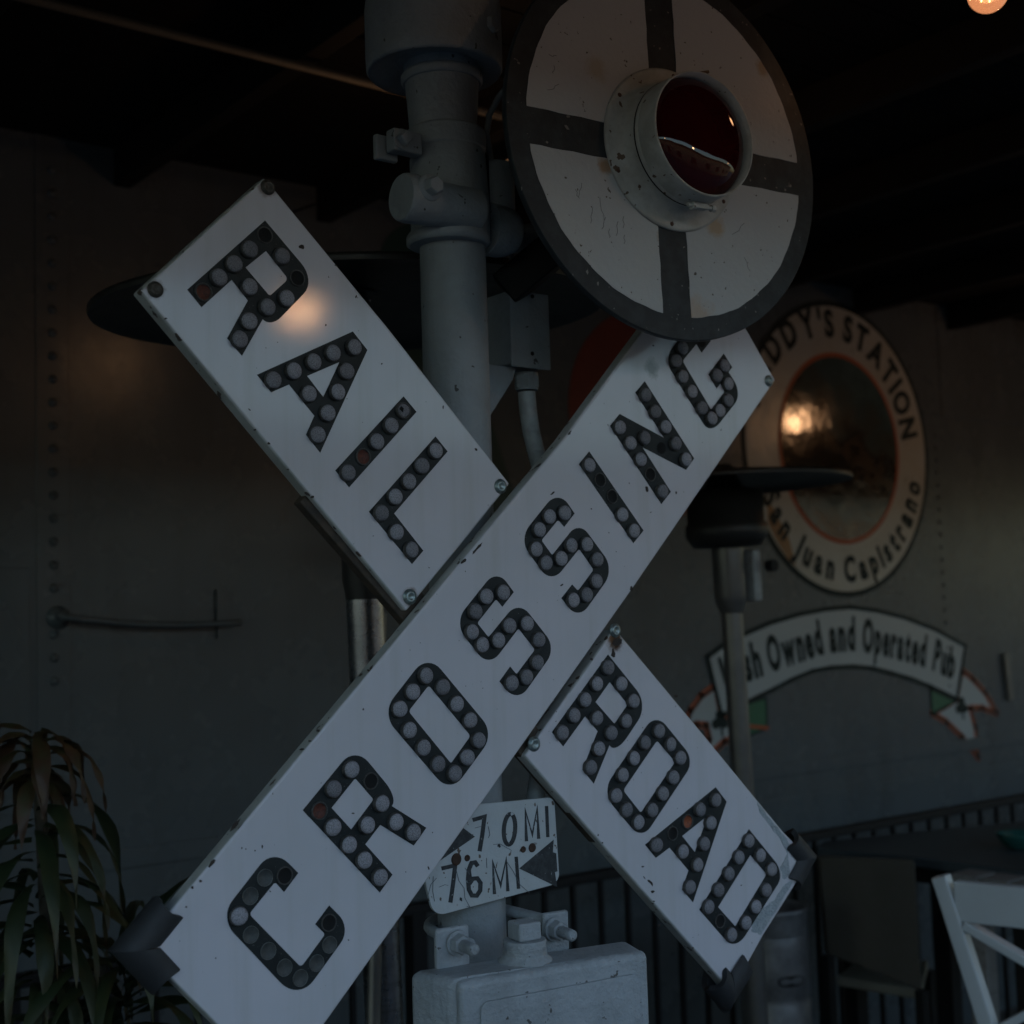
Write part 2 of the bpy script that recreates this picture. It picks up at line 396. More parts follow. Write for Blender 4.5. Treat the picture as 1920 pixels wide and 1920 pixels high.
# object coordinates of the picture start at the railcar's origin: z is absolute, x is relative to 3
PIC0, PIC1 = 2.36, 3.20
decal('picture', [ell(.345, .357)], 4, picture_mat(), emb)
decal('orange_stain', [[tuple(at(*q, WY)) for q in ((1436, 935), (1450, 955), (1478, 1010), (1492, 1062), (1478, 1052), (1452, 1010), (1438, 980))]], 2.4, M_orangep, emb)

def glyph(ch):
    """triangles of one character in its own plane (font units), with width"""
    cu = bpy.data.curves.new('t', 'FONT'); cu.body = ch; cu.offset = .046; cu.resolution_u = 3
    o = bpy.data.objects.new('t', cu); col.objects.link(o)
    bpy.context.view_layer.update()
    dg = bpy.context.evaluated_depsgraph_get(); e = o.evaluated_get(dg); me = e.to_mesh()
    vs = [Vector((v.co.x, v.co.y)) for v in me.vertices]; fs = [tuple(p.vertices) for p in me.polygons]
    e.to_mesh_clear(); bpy.data.objects.remove(o); bpy.data.curves.remove(cu)
    x0 = min(v.x for v in vs); x1 = max(v.x for v in vs)
    return [Vector((v.x-x0, v.y)) for v in vs], fs, x1-x0
GC = {}
def put(mb, ch, base, ang, H, wid, lvl, serif=True):
    """one character centred on base (x,z) of the wall, rotated by ang, capital height H, width factor wid"""
    if ch not in GC: GC[ch] = glyph(ch)
    vs, fs, cw = GC[ch]; k = H/.73; ca, sa = math.cos(ang), math.sin(ang); Y = WY-.0018*lvl
    out = []
    for v in vs:
        x = (v.x-cw/2)*k*wid; z = v.y*k; out.append((base[0]+x*ca-z*sa, Y, base[1]+x*sa+z*ca))
    fs2 = []
    for f in fs:
        a, b, c = (Vector(out[i]) for i in f[:3]); fs2.append(f if (b-a).cross(c-a).y < 0 else f[::-1])
    mb.add(out, fs2)
    if serif:   # small feet on the stems
        tops = {'I': (.73,), 'T': (), 'N': (.73,), 'D': (), 'P': (), 'J': (.73,)}
        feet = {'P': -.34, 'D': -.36, 'T': 0., 'I': 0., 'N': -.36, 'A': -.42, 'Y': 0., 'n': -.3, 'i': 0., 'r': -.15, 'h': -.28, 'p': None, 'd': None}
        if ch in feet and feet[ch] is not None:
            cx = feet[ch]*cw; hw = .11
            q = []
            for (dx, dz) in ((-hw, 0), (hw, 0), (hw, .045), (-hw, .045)):
                x = (cx+dx)*k*wid; z = dz*k; q.append((base[0]+x*ca-z*sa, Y-.0003, base[1]+x*sa+z*ca))
            mb.add(q, [(0, 1, 2, 3)])
ADV = {}
def adv(ch):
    if ch == ' ': return .30
    if ch == "'": return .22
    if ch not in GC: GC[ch] = glyph(ch)
    return GC[ch][2]+.10
def arc_text(txt, i0, a0, i1, a1, rx, rz, H, wid, inward=False):
    mb = MB(); pos = []; x = 0
    for ch in txt: w_ = adv(ch); pos.append(x+w_/2); x += w_
    for ch, p_ in zip(txt, pos):
        if ch == ' ': continue
        a = a0+(p_-pos[i0])/(pos[i1]-pos[i0])*(a1-a0)
        k_ = 0 if inward else .030*(1-1.6*math.cos(a))
        bx, bz = OX+(rx+k_)*math.cos(a), OZ+(rz+k_*.6)*math.sin(a)
        mb = MB(); put(mb, ch, (bx, bz), a+(math.pi/2 if inward else -math.pi/2), H, wid, 3); mb.build('letter', M_dgreen, emb)
arc_text("PADDY'S STATION", 2, R(135), 14, R(13), .410, .420, .106, .80)
arc_text("San Juan Capistrano", 4, R(-126), 18, R(-17), .507, .517, .098, .72, True)

# ribbon
def zb(x, y): return (1250+x/2.021, 500+y/2.021)
def wl(pts): return [tuple(at(*zb(*q), WY)) for q in pts]
rib_outer = [(152, 1478), (215, 1432), (280, 1397), (390, 1350), (500, 1317), (600, 1298), (690, 1290), (790, 1303), (900, 1330), (1015, 1375), (1128, 1437), (1112, 1540), (1096, 1638),
             (1000, 1592), (925, 1562), (850, 1540), (775, 1521), (700, 1515), (620, 1519), (550, 1532), (470, 1566), (400, 1602), (290, 1656), (205, 1702), (178, 1590)]
rb = decal('ribbon', [wl(rib_outer)], 2, M_banner, car); rb['label'] = 'white lettered ribbon with green folds and red edged tails under the emblem'
def line2(pts, wd, lvl, mt, par, name, closed=False):
    P = [at(*zb(*q), WY) for q in pts]
    if closed: P = P+[P[0]]
    mb = MB()
    for a, b in zip(P[:-1], P[1:]):
        d = (b-a); l = d.length; d.normalize(); nrm = Vector((-d.z, 0, d.x))*(wd/2); a2 = a-d*wd*.4; b2 = b+d*wd*.4
        Y = WY-.0018*lvl; q = [a2+nrm, b2+nrm, b2-nrm, a2-nrm]
        mb.add([(v.x, Y, v.z) for v in q], [(0, 3, 2, 1)])
    return mb.build(name, mt, par)
tails = {'right': [(1118, 1530), (1160, 1565), (1205, 1615), (1250, 1692), (1195, 1672), (1148, 1672), (1168, 1745), (1180, 1862), (1118, 1780), (1060, 1725), (1005, 1692), (1050, 1668), (1096, 1640)],
         'left': [(182, 1588), (130, 1625), (88, 1684), (60, 1760), (110, 1735), (150, 1738), (160, 1790), (130, 1880), (215, 1800), (300, 1770), (250, 1730), (205, 1704)]}
for k, tl in tails.items():
    decal('ribbon_tail', [wl(tl)], 1, M_banner, rb)
    line2(tl, .026, 1.4, M_red, rb, 'tail_edge', True)
    line2([(q[0]+3, q[1]+3) for q in tl], .010, 1.7, M_dgreen, rb, 'tail_edge', True)
for fold in ([(998, 1602), (1096, 1648), (1050, 1668), (1003, 1694)], [(300, 1656), (374, 1634), (378, 1750), (300, 1780)]):
    decal('ribbon_fold', [wl(fold)], 1.9, M_green, rb); line2(fold, .008, 2.6, M_dgreen, rb, 'fold_edge', True)
line2([(300, 1740), (378, 1748)], .014, 2.8, M_red, rb, 'fold_edge')
for cx, cy in ((1115, 1665), (200, 1720)):      # small shamrocks on the tails
    c = at(*zb(cx, cy), WY); lp = []
    for i in range(60):
        t = 2*math.pi*i/60; r = .018+.020*abs(math.cos(1.5*(t-math.pi/2))); lp.append((c.x+r*1.2*math.cos(t), 0, c.z+r*math.sin(t)))
    decal('painted_shamrock', [lp], 2.6, M_dgreen, rb)
    decal('shamrock_stem', [[(c.x-.004, 0, c.z), (c.x+.004, 0, c.z), (c.x+.012, 0, c.z-.055), (c.x+.004, 0, c.z-.055)]], 3, M_dgreen, rb)
line2(rib_outer, .017, 3, M_dgreen, rb, 'ribbon_edge', True)
BL = [(120, 1690), (200, 1628), (300, 1568), (400, 1528), (500, 1493), (600, 1458), (700, 1449), (800, 1464), (900, 1490), (1000, 1520), (1085, 1560)]
def blz(x):
    for a, b in zip(BL[:-1], BL[1:]):
        if x <= b[0]: return a[1]+(b[1]-a[1])*(x-a[0])/(b[0]-a[0])
    return BL[-1][1]
mb = MB()
for word, xa, xb in (("Irish", 222, 366), ("Owned", 385, 596), ("and", 613, 714), ("Operated", 735, 978), ("Pub", 1000, 1086)):
    ws = [adv(c) for c in word]; tot = sum(ws); x = xa
    for c, wc in zip(word, ws):
        dx = (xb-xa)*wc/tot; cxp = x+dx/2; x += dx
        p = at(*zb(cxp, blz(cxp)), WY); p0 = at(*zb(cxp-20, blz(cxp-20)), WY); p1 = at(*zb(cxp+20, blz(cxp+20)), WY)
        l = at(*zb(x-dx, blz(x-dx)), WY); r_ = at(*zb(x, blz(x)), WY)
        Hh = .128; cwid = (r_-l).length*(GC[c][2]/adv(c))/(GC[c][2]*Hh/.73)
        mb = MB(); put(mb, c, (p.x, p.z), math.atan2(p1.z-p0.z, p1.x-p0.x), Hh, min(cwid, 1.2), 3); mb.build('letter', M_dgreen, rb)
# red disc logo and the green painting left of it
lg = decal('red_logo_disc', [ell(.36, .37, 72, 2.28, 2.36)], 1, M_redlogo, car); lg['label'] = 'plain dark red painted disc behind the crossing signal'
m = MB()
lp = []
for i in range(90):
    t = 2*math.pi*i/90; r = .13+.17*abs(math.cos(1.5*(t-math.pi/2)))**.6; lp.append((1.36+r*math.cos(t), 0, 2.60+r*math.sin(t)))
sh = decal('painted_shamrock', [lp], 1, mat('logo_green', (.016, .05, .042), .4), car); sh['label'] = 'large dark green painted shamrock behind the signal pole'
decal('shamrock_stem', [[(1.38, 0, 2.5), (1.46, 0, 2.52), (1.60, 0, 2.30), (1.70, 0, 2.02), (1.78, 0, 1.90), (1.66, 0, 1.90), (1.57, 0, 2.04), (1.49, 0, 2.28)]], 1.6, MATS['logo_green'], sh)

# ================================================================== RAILING
rail = empty('railing', (2, 1.6, 0), 'black iron railing with thin upright balusters along the railcar wall', 'railing')
zt = .968
MB().box((2.2, 1.6, zt-.012), (9.5, .042, .026)).build('top_rail', M_blackiron, rail, .004)
MB().box((2.2, 1.6, .10), (9.5, .03, .025)).build('bottom_rail', M_blackiron, rail, .002)
x = at(1075, 1700, 1.6).x; x -= .1016*22; bal = None
while x < 6.8:
    if bal is None:
        bal = MB().box((x, 1.6, .527), (.013, .013, .83)).build('baluster', M_blackiron, rail); bx0 = x
    else:
        o = bal.copy(); col.objects.link(o); o.parent = rail; o.location = (x-bx0, 0, 0)
    x += .1016
for xx in (-1.3, 1.02, 4.05): MB().box((xx-.05, 1.6, .48), (.045, .045, .955)).build('post', M_blackiron, rail, .003)

# ================================================================== PATIO HEATERS
def heater(name, base, top, dish_r, neck, pole_r, head_r, label, zs, post_mat, pm2, group):
    """zs: z of dish rim, head top, head bottom, neck bottom"""
    base = Vector(base); top = Vector(top); ax = (top-base).normalized()
    def P(z): return base+(top-base)*((z-base.z)/(top.z-base.z))
    o = empty(name, base, label, 'patio heater', group)
    L = (P(zs[0])-base).length
    k = dish_r
    MB().lathe(P(zs[0]), ax, [(k, -.010), (k*1.003, -.004), (k, .001), (k*.9, .007), (k*.7, .016), (k*.4, .026), (k*.15, .031), (.03, .032), (.03, .029), (k*.15, .028), (k*.4, .022), (k*.7, .012), (k*.96, -.002), (k*.985, -.010), (k, -.010)], 64, cap=False).build('reflector_dish', M_darkpaint, o)
    MB().cyl(P(zs[0]+.025), P(zs[0]+.05), .04, .025).build('dish_knob', M_darkpaint, o)
    MB().lathe(P(zs[2]), ax, [(neck, -.004), (head_r*.82, 0), (head_r, .03), (head_r, .06), (head_r*.93, .065), (head_r*.93, (zs[1]-zs[2])), (head_r*.5, (zs[1]-zs[2])+.01), (.02, zs[0]-zs[2]+.05)], 40).build('burner_head', M_darkpaint, o)
    MB().lathe(P(zs[3]), ax, [(pole_r*.95, -.03), (neck*.9, 0), (neck, .02), (neck, zs[2]-zs[3])], 32).build('control_housing', pm2, o)
    MB().cyl(P(.42), P(zs[3]), pole_r).build('post', post_mat, o)
    MB().lathe(P(0), (0, 0, 1), [(.22, 0), (.22, .04), (.2, .05), (.19, .44), (.12, .5), (pole_r, .52)], 40).build('tank_cover', M_heatpost, o)
    return o
h1 = heater('patio_heater', (.285, .625, 0), (.185, .565, 2.36), .425, .036, .0315, .105, 'chrome patio heater standing close behind the signal pole, dish above the RAIL board', (2.205, 2.11, 1.90, 1.73), M_chrome, M_darkpaint, 'mushroom patio heaters')
# gas tube beside the post, lip on the near rim
p0 = dp(712, 1150, 2.32); p1 = dp(700, 1915, 2.2)
MB().tube([p0, dp(708, 1500, 2.3), p1, (p1.x+.01, p1.y, .5)], .012).build('side_tube', M_heatpost, h1)
q = dp(183, 560, 2.42)
MB().tube([dp(181, 600, 2.40), dp(178, 580, 2.40), dp(183, 568, 2.41), dp(192, 566, 2.42)], .004).build('rim_hook', M_darkpaint, h1)
c = dp(1367, 895, 3.8)
b2_ = c-RV*.02; b2_ = Vector((b2_.x, b2_.y, 0))+RV*.045
h2 = heater('patio_heater', (b2_.x, b2_.y, 0), (c.x-RV.x*.02, c.y-RV.y*.02, 2.2), .345, .044, .029, .112, 'dark patio heater with its grey post in front of the ribbon on the wall', (c.z-.015, c.z-.04, c.z-.19, c.z-.345), M_heatpost, M_heatpost, 'mushroom patio heaters')
for o_ in h2.children:
    if o_.name.startswith('control'): MB().box((c.x+.055, c.y-.02, c.z-.27), (.03, .04, .14)).build('control_box', M_conduit, h2, .005)
MB().cyl((c.x+.085, c.y-.05, c.z-.245), (c.x+.085, c.y-.075, c.z-.245), .016, n=20).build('control_knob', M_blackiron, h2)

# ================================================================== SIGNAL MAST
PX, PY, PR = .0605, .092, .0445
mast = empty('signal_mast', (PX, PY, 0), 'grey painted cast steel mast that carries the crossing boards', 'pole')
def zP(y, x=845): return at(x, y, PY).z
C0 = Vector((PX, PY, 0))
MB().cyl(C0, C0+Vector((0, 0, zP(450))), PR, n=48).build('pole', M_pole, mast)
MB().lathe(C0, (0, 0, 1), [(.16, 0), (.16, .03), (.12, .05), (.07, .12), (PR+.004, .16)], 40).build('pole_base', M_pole, mast, .003)
z0, z1 = zP(460), zP(300)
m = MB(); Cs = Vector((PX-.006, PY-.005, 0))
m.lathe(Cs+Vector((0, 0, z0)), (0, 0, 1), [(.050, 0), (.0535, .004), (.0535, .05), (.050, z1-z0), (.046, z1-z0+.015)], 48)
o = m.build('pole_sleeve', M_pole, mast, .003)
# cast crossarm clamp: horizontal barrel with end cap, and its far half
zc = at(752, 372, .05).z; yb = .045
m = MB(); xa = at(752, 372, yb).x
m.lathe((xa, yb, zc), (1, 0, 0), [(.029, 0), (.031, .003), (.032, .010), (.031, .03), (.029, .06), (.029, .115), (.025, .121)], 40)
m.build('clamp_barrel', M_pole, mast, .002)
m = MB(); m.lathe((.100, yb+.026, zc-.012), (1, 0, 0), [(.036, 0), (.036, .022), (.034, .034), (.028, .046), (.018, .053), (.0, .055)], 36)
m.lathe((.124, yb+.030, zP(455)), (0, 0, 1), [(.022, 0), (.026, .006), (.026, zP(300)-zP(455)-.006), (.022, zP(300)-zP(455))], 32)
m.build('clamp_half', M_pole, mast, .003, 3)
MB().box((.0985, yb+.018, (zP(455)+zP(295))/2), (.002, .012, zP(295)-zP(455))).build('clamp_gap', M_blackiron, mast)
m = MB(); b = at(806, 352, yb-.03); bo = Vector((b.x, yb-.030, b.z))
m.lathe(bo+Vector((0, .004, 0)), (0, -1, 0), [(.018, 0), (.017, .006), (.013, .009)], 24); m.lathe(bo, (0, -1, 0), [(.0125, 0), (.0125, .014), (.010, .017)], 6, smooth=False)
m.build('clamp_bolt', M_pole, mast, .001)
# band clamp with ear
zr0, zr1 = zP(288, 830), zP(246, 830); Cb = Vector((PX-.006, PY, 0))
m = MB(); m.lathe(Cb+Vector((0, 0, zr0)), (0, 0, 1), [(.050, 0), (.054, .002), (.054, zr1-zr0-.002), (.050, zr1-zr0)], 48)
e = at(742, 266, PY-.01); m.box((e.x+.012, PY-.012, e.z), (.045, .020, .030)); m.box((e.x-.006, PY+.006, e.z-.006), (.034, .010, .034))
m.build('band_clamp', M_pole, mast, .003)
m = MB(); m.lathe((e.x+.002, PY-.022, e.z), (0, -1, 0), [(.014, 0), (.014, .002)], 20); m.lathe((e.x+.002, PY-.024, e.z), (0, -1, 0), [(.0105, 0), (.0105, .010), (.008, .012)], 4, smooth=False)
m.build('clamp_bolt', M_pole, mast, .0015)
MB().lathe(Cb+Vector((0, 0, zP(322, 830))), (0, 0, 1), [(.047, 0), (.050, .003), (.050, .016), (.047, .020)], 48).build('collar', M_pole, mast)
MB().lathe(Cs+Vector((-.004, 0, z0-.004)), (0, 0, 1), [(.052, 0), (.0565, .003), (.0565, .012), (.054, .016)], 48).build('collar', M_pole, mast)
MB().lathe(Cb+Vector((-.004, 0, zP(160, 830))), (0, 0, 1), [(.0525, 0), (.0555, .003), (.0555, .010), (.0525, .014)], 48).build('collar', M_pole, mast)
# tapered socket and bell
m = MB(); zt0 = zP(250, 830); zt1 = zP(118, 830)
m.lathe(Cb+Vector((-.004, 0, zt0)), (0, 0, 1), [(.0455, 0), (.046, .01), (.052, zt1-zt0-.005), (.053, zt1-zt0+.03)], 48); m.build('taper_socket', M_pole, mast, .002)
zb0 = zP(135, 800); Cc = Vector((PX-.022, PY, 0))
m = MB(); m.lathe(Cc+Vector((0, 0, zb0)), (0, 0, 1), [(.052, .012), (.080, .004), (.089, .0), (.092, .004), (.0925, .02), (.0925, .085), (.089, .115), (.074, .145), (.052, .17), (.05, .26)], 56); m.build('bell_housing', M_pole, mast)
bb = at(908, 50, PY-.075); bb = Vector((bb.x, PY-.068, bb.z))
m = MB(); m.lathe(bb, (.25, -1, 0), [(.018, 0), (.017, .010)], 24); m.lathe(bb+Vector((.002, -.010, 0)), (.25, -1, 0), [(.0125, 0), (.0125, .012), (.009, .015)], 6, smooth=False); m.build('set_screw', M_pole, mast, .0015)
# rear arm that carries the round signal
DC = Vector((.29025, -.1, 2.3046)); yw, pt = -.08156, .02817
DN = Vector((math.sin(yw)*math.cos(pt), -math.cos(yw)*math.cos(pt), math.sin(pt)))
E1 = Vector((0, 0, 1)).cross(DN); E1.normalize(); E1 = E1 if E1.x > 0 else -E1
E2 = DN.cross(E1); E2 = E2 if E2.z > 0 else -E2
m = MB(); m.tube([(PX+.03, PY+.02, zc-.01), (.20, PY+.03, zc), (.27, .05, zc+.01), DC-DN*.05], .020, 20); m.build('signal_arm', M_pole, mast)
m = MB(); a = dp(945, 545, 1.95); b = dp(1070, 440, 1.95)
m.bar(a, b, .03, .05); m.build('support_bar', M_blackiron, mast, .003)
# back strap (rusty angle) behind the RAIL / ROAD boards
m = MB(); a = at(556, 942, .035); b = at(1112, 1580, .035); d = (b-a).normalized(); nr = Vector((d.z, 0, -d.x)); nr = nr if nr.z > 0 else -nr
m.bar(a+nr*.022, b+nr*.022, .018, .045, nr); m.build('back_strap', M_iron, mast, .002)
# gusset under the junction box
m = MB(); Yg = .115
m.prism([[tuple(at(*q, Yg)) for q in ((900, 680), (968, 690), (962, 712), (918, 782), (906, 786), (902, 760))]], (0, .008, 0)); m.build('gusset_plate', M_pole, mast, .001)

# ================================================================== BOARDS
def board(name, px, depth, Y, label, spots, side_dark, chips, loc):
    t = empty(name, loc, label, 'sign board', 'boards of the crossing sign')
    ms = mat('enamel_'+name, BW, .075, spec=.30, bump=(420, .045, .0010), noise=(4, .45, (.55, .545, .565)), streak=((26, 26, 1.6), .5, (.52, .51, .50)), specks=(150, .735, (.08, .075, .07)), spots=spots)
    md = mat('edge_enamel', (.48, .485, .475), .4, bump=(150, .4, .002), noise=(18, .7, (.33, .33, .31)), specks=(70, .66, (.07, .05, .04)))
    m = MB(); m.prism([[tuple(at(*q, Y)) for q in px]], (0, depth, 0), 0, 1)
    o = m.build('board_plate', [ms, md], t, .0035, 3)
    if chips:
        for c in chips:
            MB().prism([[tuple(at(*q, Y-.0004)) for q in blob(*c)]], (0, .0006, 0)).build('enamel_chip', mat('chip_dark', (.035, .025, .02), .8), t)
    return t
B0 = at(860, 1290, 0)
cr_px = [(262, 1778), (600, 1372), (900, 1011), (1056, 824), (1180, 655), (1317, 470), (1455, 713), (1190, 1100), (900, 1512), (610, 1920), (524, 2040)]
cr_chips = [(895, 1028, 20, 3, 11, -.85), (870, 1052, 9, 3, 9, -.85), (1068, 812, 6, 2.5, 7, -.9), (440, 1548, 17, 4, 11, -.85), (398, 1618, 11, 4, 9, -.9), (376, 1652, 3, 3), (361, 1664, 3, 3), (596, 1370, 4, 2.5), (581, 1389, 4, 2.5), (566, 1405, 5, 2.5),
            (691, 1257, 2.5, 2.5), (1213, 917, 4, 7, 9, -.3), (1036, 925, 5, 2, 7, -.7), (1053, 1097, 4, 1.6, 7, -.6), (1112, 861, 2.5, 1.5), (492, 1587, 2, 4), (478, 1595, 1.5, 2), (461, 1592, 1.5, 1.5),
            (662, 1525, 3, 1.5), (804, 1628, 4, 1.2, 7, 1.2), (1150, 953, 2, 3), (1268, 923, 1.5, 3), (1109, 954, 1.3, 1.3), (1184, 1104, 3, 5), (1225, 648, 2, 1.5)]
crb = board('crossing_board', cr_px, .022, 0, 'long white enamel board reading CROSSING, rising from lower left to upper right', boltspots([at(1445, 716, 0)], .012)+[((at(1222, 690, 0)), .017, (.28, .28, .27))], 0, cr_chips, B0)
YR = .0175
ra_px = [(497, 332), (262, 545), (500, 831), (762, 1147), (860, 1028), (957, 907), (730, 616)]
ra_chips = [(437+24, 483, 2, 4), (566, 462, 6, 5, 9, .4), (478, 806, 3, 2.5), (504, 831, 3.5, 3), (576, 926, 7, 3, 9, .7), (586, 932, 4, 3), (468, 768, 3.5, 1.2, 7, .7), (716, 682, 1.5, 1.5), (831, 764, 1.5, 4), (893, 843, 4, 2.2, 7, .5), (311, 597, 3, 2), (630, 497, 3, 2), (694, 803-240, 2, 2), (668, 556, 2, 3), (700, 1005, 1, 1)]
rab = board('rail_board', ra_px, .022, YR, 'white enamel board reading RAIL, upper left arm of the crossing sign', boltspots([at(501, 352, YR), at(290, 542, YR), at(768, 1120, YR)], .014), 0, ra_chips, at(600, 740, YR))
ro_px = [(984, 1418), (1168, 1629), (1352, 1838), (1372, 1864), (1430, 1758), (1522, 1612), (1470, 1560), (1310, 1365), (1160, 1185), (1150, 1180), (1068, 1298)]
ro_chips = [(1220, 1655, 10, 2.5, 9, .85), (1226, 1690, 3, 2), (1205, 1625, 3, 2), (1224, 1672, 4, 3), (1268, 1305, 4, 3), (1390, 1660, 1.6, 1.6), (1208, 1645, 4, 1, 7, 1), (1236, 1735, 3, 2), (1130, 1500+80, 2, 2), (1156, 1205, 9, 12, 9, .9), (1150, 1225, 4, 10, 9, 0)]
rob = board('road_board', ro_px, .022, YR, 'white enamel board reading ROAD, lower right arm of the crossing sign', boltspots([at(1152, 1195, YR)], .022)+[(tuple(at(1155, 1205, YR)), .012, (.07, .04, .025))], 0, ro_chips, at(1260, 1520, YR))
# smeared bare patches at the end of the ROAD board
M_patch = mat('bare_patch', (.30, .34, .37), .35, bump=(260, .9, .003), noise=(90, .7, (.42, .45, .47)))
m = MB()
def rough_(poly, k=5, a=2.2):
    o = []
    for p, q in zip(poly, poly[1:]+poly[:1]):
        for i_ in range(k): t = i_/k; o.append((p[0]+(q[0]-p[0])*t-abs(random.uniform(0, a)), p[1]+(q[1]-p[1])*t+random.uniform(-a, a)*.6))
    return o
for poly in ([(1454, 1687), (1471, 1661), (1483, 1652), (1487, 1654), (1447, 1722), (1427, 1753), (1410, 1746), (1412, 1731), (1434, 1700)], [(1421, 1505), (1440, 1528), (1470, 1565), (1484, 1586), (1478, 1600), (1462, 1570), (1438, 1540), (1424, 1520)], [(1478, 1600), (1482, 1640), (1470, 1650), (1465, 1625)]):
    poly = rough_(poly)
    m.prism([[tuple(at(*q, YR-.0005)) for q in poly]], (0, .0006, 0))
m.build('bare_patch', M_patch, rob)

def bolt(px, Y, parent, r=.0078, mt=None):
    p = at(*px, Y); m = MB()
    m.lathe(p, (0, -1, 0), [(r*1.25, -.001), (r*1.25, .001), (r, .0013), (r*.96, .003), (r*.6, .0042), (r*.5, .0030), (0, .0030)], 24)
    m.build('bolt', mt or M_zinc, parent)
M_oldbolt = mat('old_bolt', (.07, .065, .055), .6, .5, noise=(300, .8, (.12, .11, .1)))
bolt((502, 351), YR, rab, .0074, M_oldbolt); bolt((291, 543), YR, rab, .0074, M_oldbolt); bolt((938, 912), YR, rab); bolt((768, 1119), YR, rab)
bolt((1153, 1182), YR, rob); bolt((1001, 1395), YR, rob); bolt((1441, 714), 0, crb, .007)

# reflector prototypes ------------------------------------------------
def proto(kind):
    m = MB(); r = .0106
    ax = Vector((0, -1, 0)); o = Vector((0, 0, 0))
    if kind == 'w':
        m.lathe(o, ax, [(r, 0), (r, .0030), (r*.97, .0044), (r*.91, .0052)], 28, 0, False)
        m.lathe(o, ax, [(r*.91, .0052), (r*.90, .0062), (r*.78, .0078), (r*.5, .0090), (r*.25, .0095), (0, .0097)], 28, 1, False)
        ms = [M_house, M_lens]
    elif kind == 'b':
        m.lathe(o, ax, [(r, 0), (r, .0030), (r*.96, .0042), (r*.84, .0050), (r*.80, .003)], 28, 0, False)
        m.lathe(o, ax, [(r*.82, .0030), (r*.7, .0055), (r*.4, .0066), (0, .0072)], 28, 1, False)
        m.add([(-.0085, -.0066, .001), (-.004, -.0078, -.0035), (-.0028, -.0080, .002), (-.006, -.0074, .0045)], [(0, 1, 2, 3)], 2)
        ms = [M_house, M_lens, M_hole]
    elif kind in 'ro':
        m.lathe(o, ax, [(r, 0), (r, .0016), (r*.95, .0024), (r*.84, .0024), (r*.80, .0008)], 28, 0, False)
        m.lathe(o, ax, [(r*.80, .0008), (r*.78, .0003), (0, .0003)], 28, 1, False)
        ms = [M_house, M_rust if kind == 'r' else M_orange]
    elif kind == 'd':
        m.lathe(o, ax, [(r*.90, 0), (r*.90, .0010), (r*.88, .0013), (r*.855, .0009)], 28, 0, False)
        m.lathe(o, ax, [(r*.855, .0009), (r*.82, .0003), (0, .0003)], 28, 1, False)
        ms = [mat('socket_rim', (.16, .165, .16), .4), M_dust]
    elif kind == 'k':
        m.lathe(o, ax, [(r*.95, 0), (r*.95, .0014), (r*.88, .0020), (r*.80, .0012)], 28, 0, False)
        m.lathe(o, ax, [(r*.80, .0012), (r*.74, .0004), (0, .0004)], 28, 1, False)
        ms = [M_house, M_hole]
    elif kind == 'h':
        m.lathe(o, ax, [(r*.78, .0006), (0, .0006)], 28, 0, False); ms = [M_hole]
    me = bpy.data.meshes.new('reflector'); me.from_pydata(m.v, [], m.f)
    for q in ms: me.materials.append(q)
    me.polygons.foreach_set('material_index', m.m); me.polygons.foreach_set('use_smooth', m.s); me.update()
    return me
PR_ = {k: proto(k) for k in 'wbrodkh'}

def letter(parent, Y, off, s, loops, lens):
    T = lambda q: (off[0]+q[0]/s, off[1]+q[1]/s)
    yy = Y-.0007; lp = []
    for l in loops:
        rl = rounded(l); lp.append([tuple(at(*T(q), yy)) for q in rl])
    m = MB(); m.prism(lp, (0, .0009, 0)); lo = m.build('letter', M_black, parent)
    for q in lens:
        k = q[2] if len(q) > 2 else 'w'
        yl = yy-(.0075 if k in 'wb' else .0015)
        p = at(*T(q), yl); p.y = yy
        if k in 'wb':   # ring centre sits straight behind the lens centre
            pass
        o = bpy.data.objects.new('reflector' if k in 'wb' else 'reflector_socket', PR_[k]); col.objects.link(o); o.parent = lo
        o.location = p-ORG[lo.name]; o.rotation_euler = (random.gauss(0, .045) if k == 'w' else 0, random.uniform(0, 6.28) if k != 'b' else 0, random.gauss(0, .045) if k == 'w' else 0)
        if k in 'ro': o['label'] = 'empty rust red reflector socket'
        elif k not in 'wb': o['label'] = 'empty dark reflector socket'
    return lo
# RAIL
letter(rab, YR, (340, 400), 7.385, [[(1160, 98), (1868, 936, 322, 242), (1234, 1590, 210, 165), (1130, 1462), (843, 1970), (637, 1730), (925, 1205), (700, 920), (283, 1298), (85, 1055)], [(1175, 520), (1486, 909, 60), (1225, 1145, 35), (890, 750)]],
       [(310, 1090, 'r'), (540, 880), (752, 690), (968, 487), (1160, 300, 'k'), (1415, 585), (1610, 895, 'k'), (1475, 1165), (1210, 1290), (962, 1010), (960, 1482), (825, 1735)])
letter(rab, YR, (470, 600), 7.385, [[(1415, 158), (1617, 415), (965, 1835), (768, 1588), (885, 1325), (535, 893), (287, 1000), (90, 757)], [(1232, 582), (1007, 1068), (783, 775)]],
       [(335, 825), (615, 695), (890, 572), (1160, 450), (1452, 370), (1352, 702), (1222, 990), (1088, 1282), (948, 1582), (825, 1015)])
letter(rab, YR, (610, 730), 6.4, [[(940, 85), (1095, 270), (287, 1175), (122, 973)]], [(962, 248, 'b'), (808, 432), (635, 622), (457, 810, 'r'), (290, 995)])
letter(rab, YR, (680, 800), 5.333, [[(730, 98), (850, 248), (315, 868), (607, 1240), (495, 1373), (65, 850)]], [(745, 238), (612, 388), (477, 545), (340, 698), (202, 860), (352, 1052), (500, 1230)])
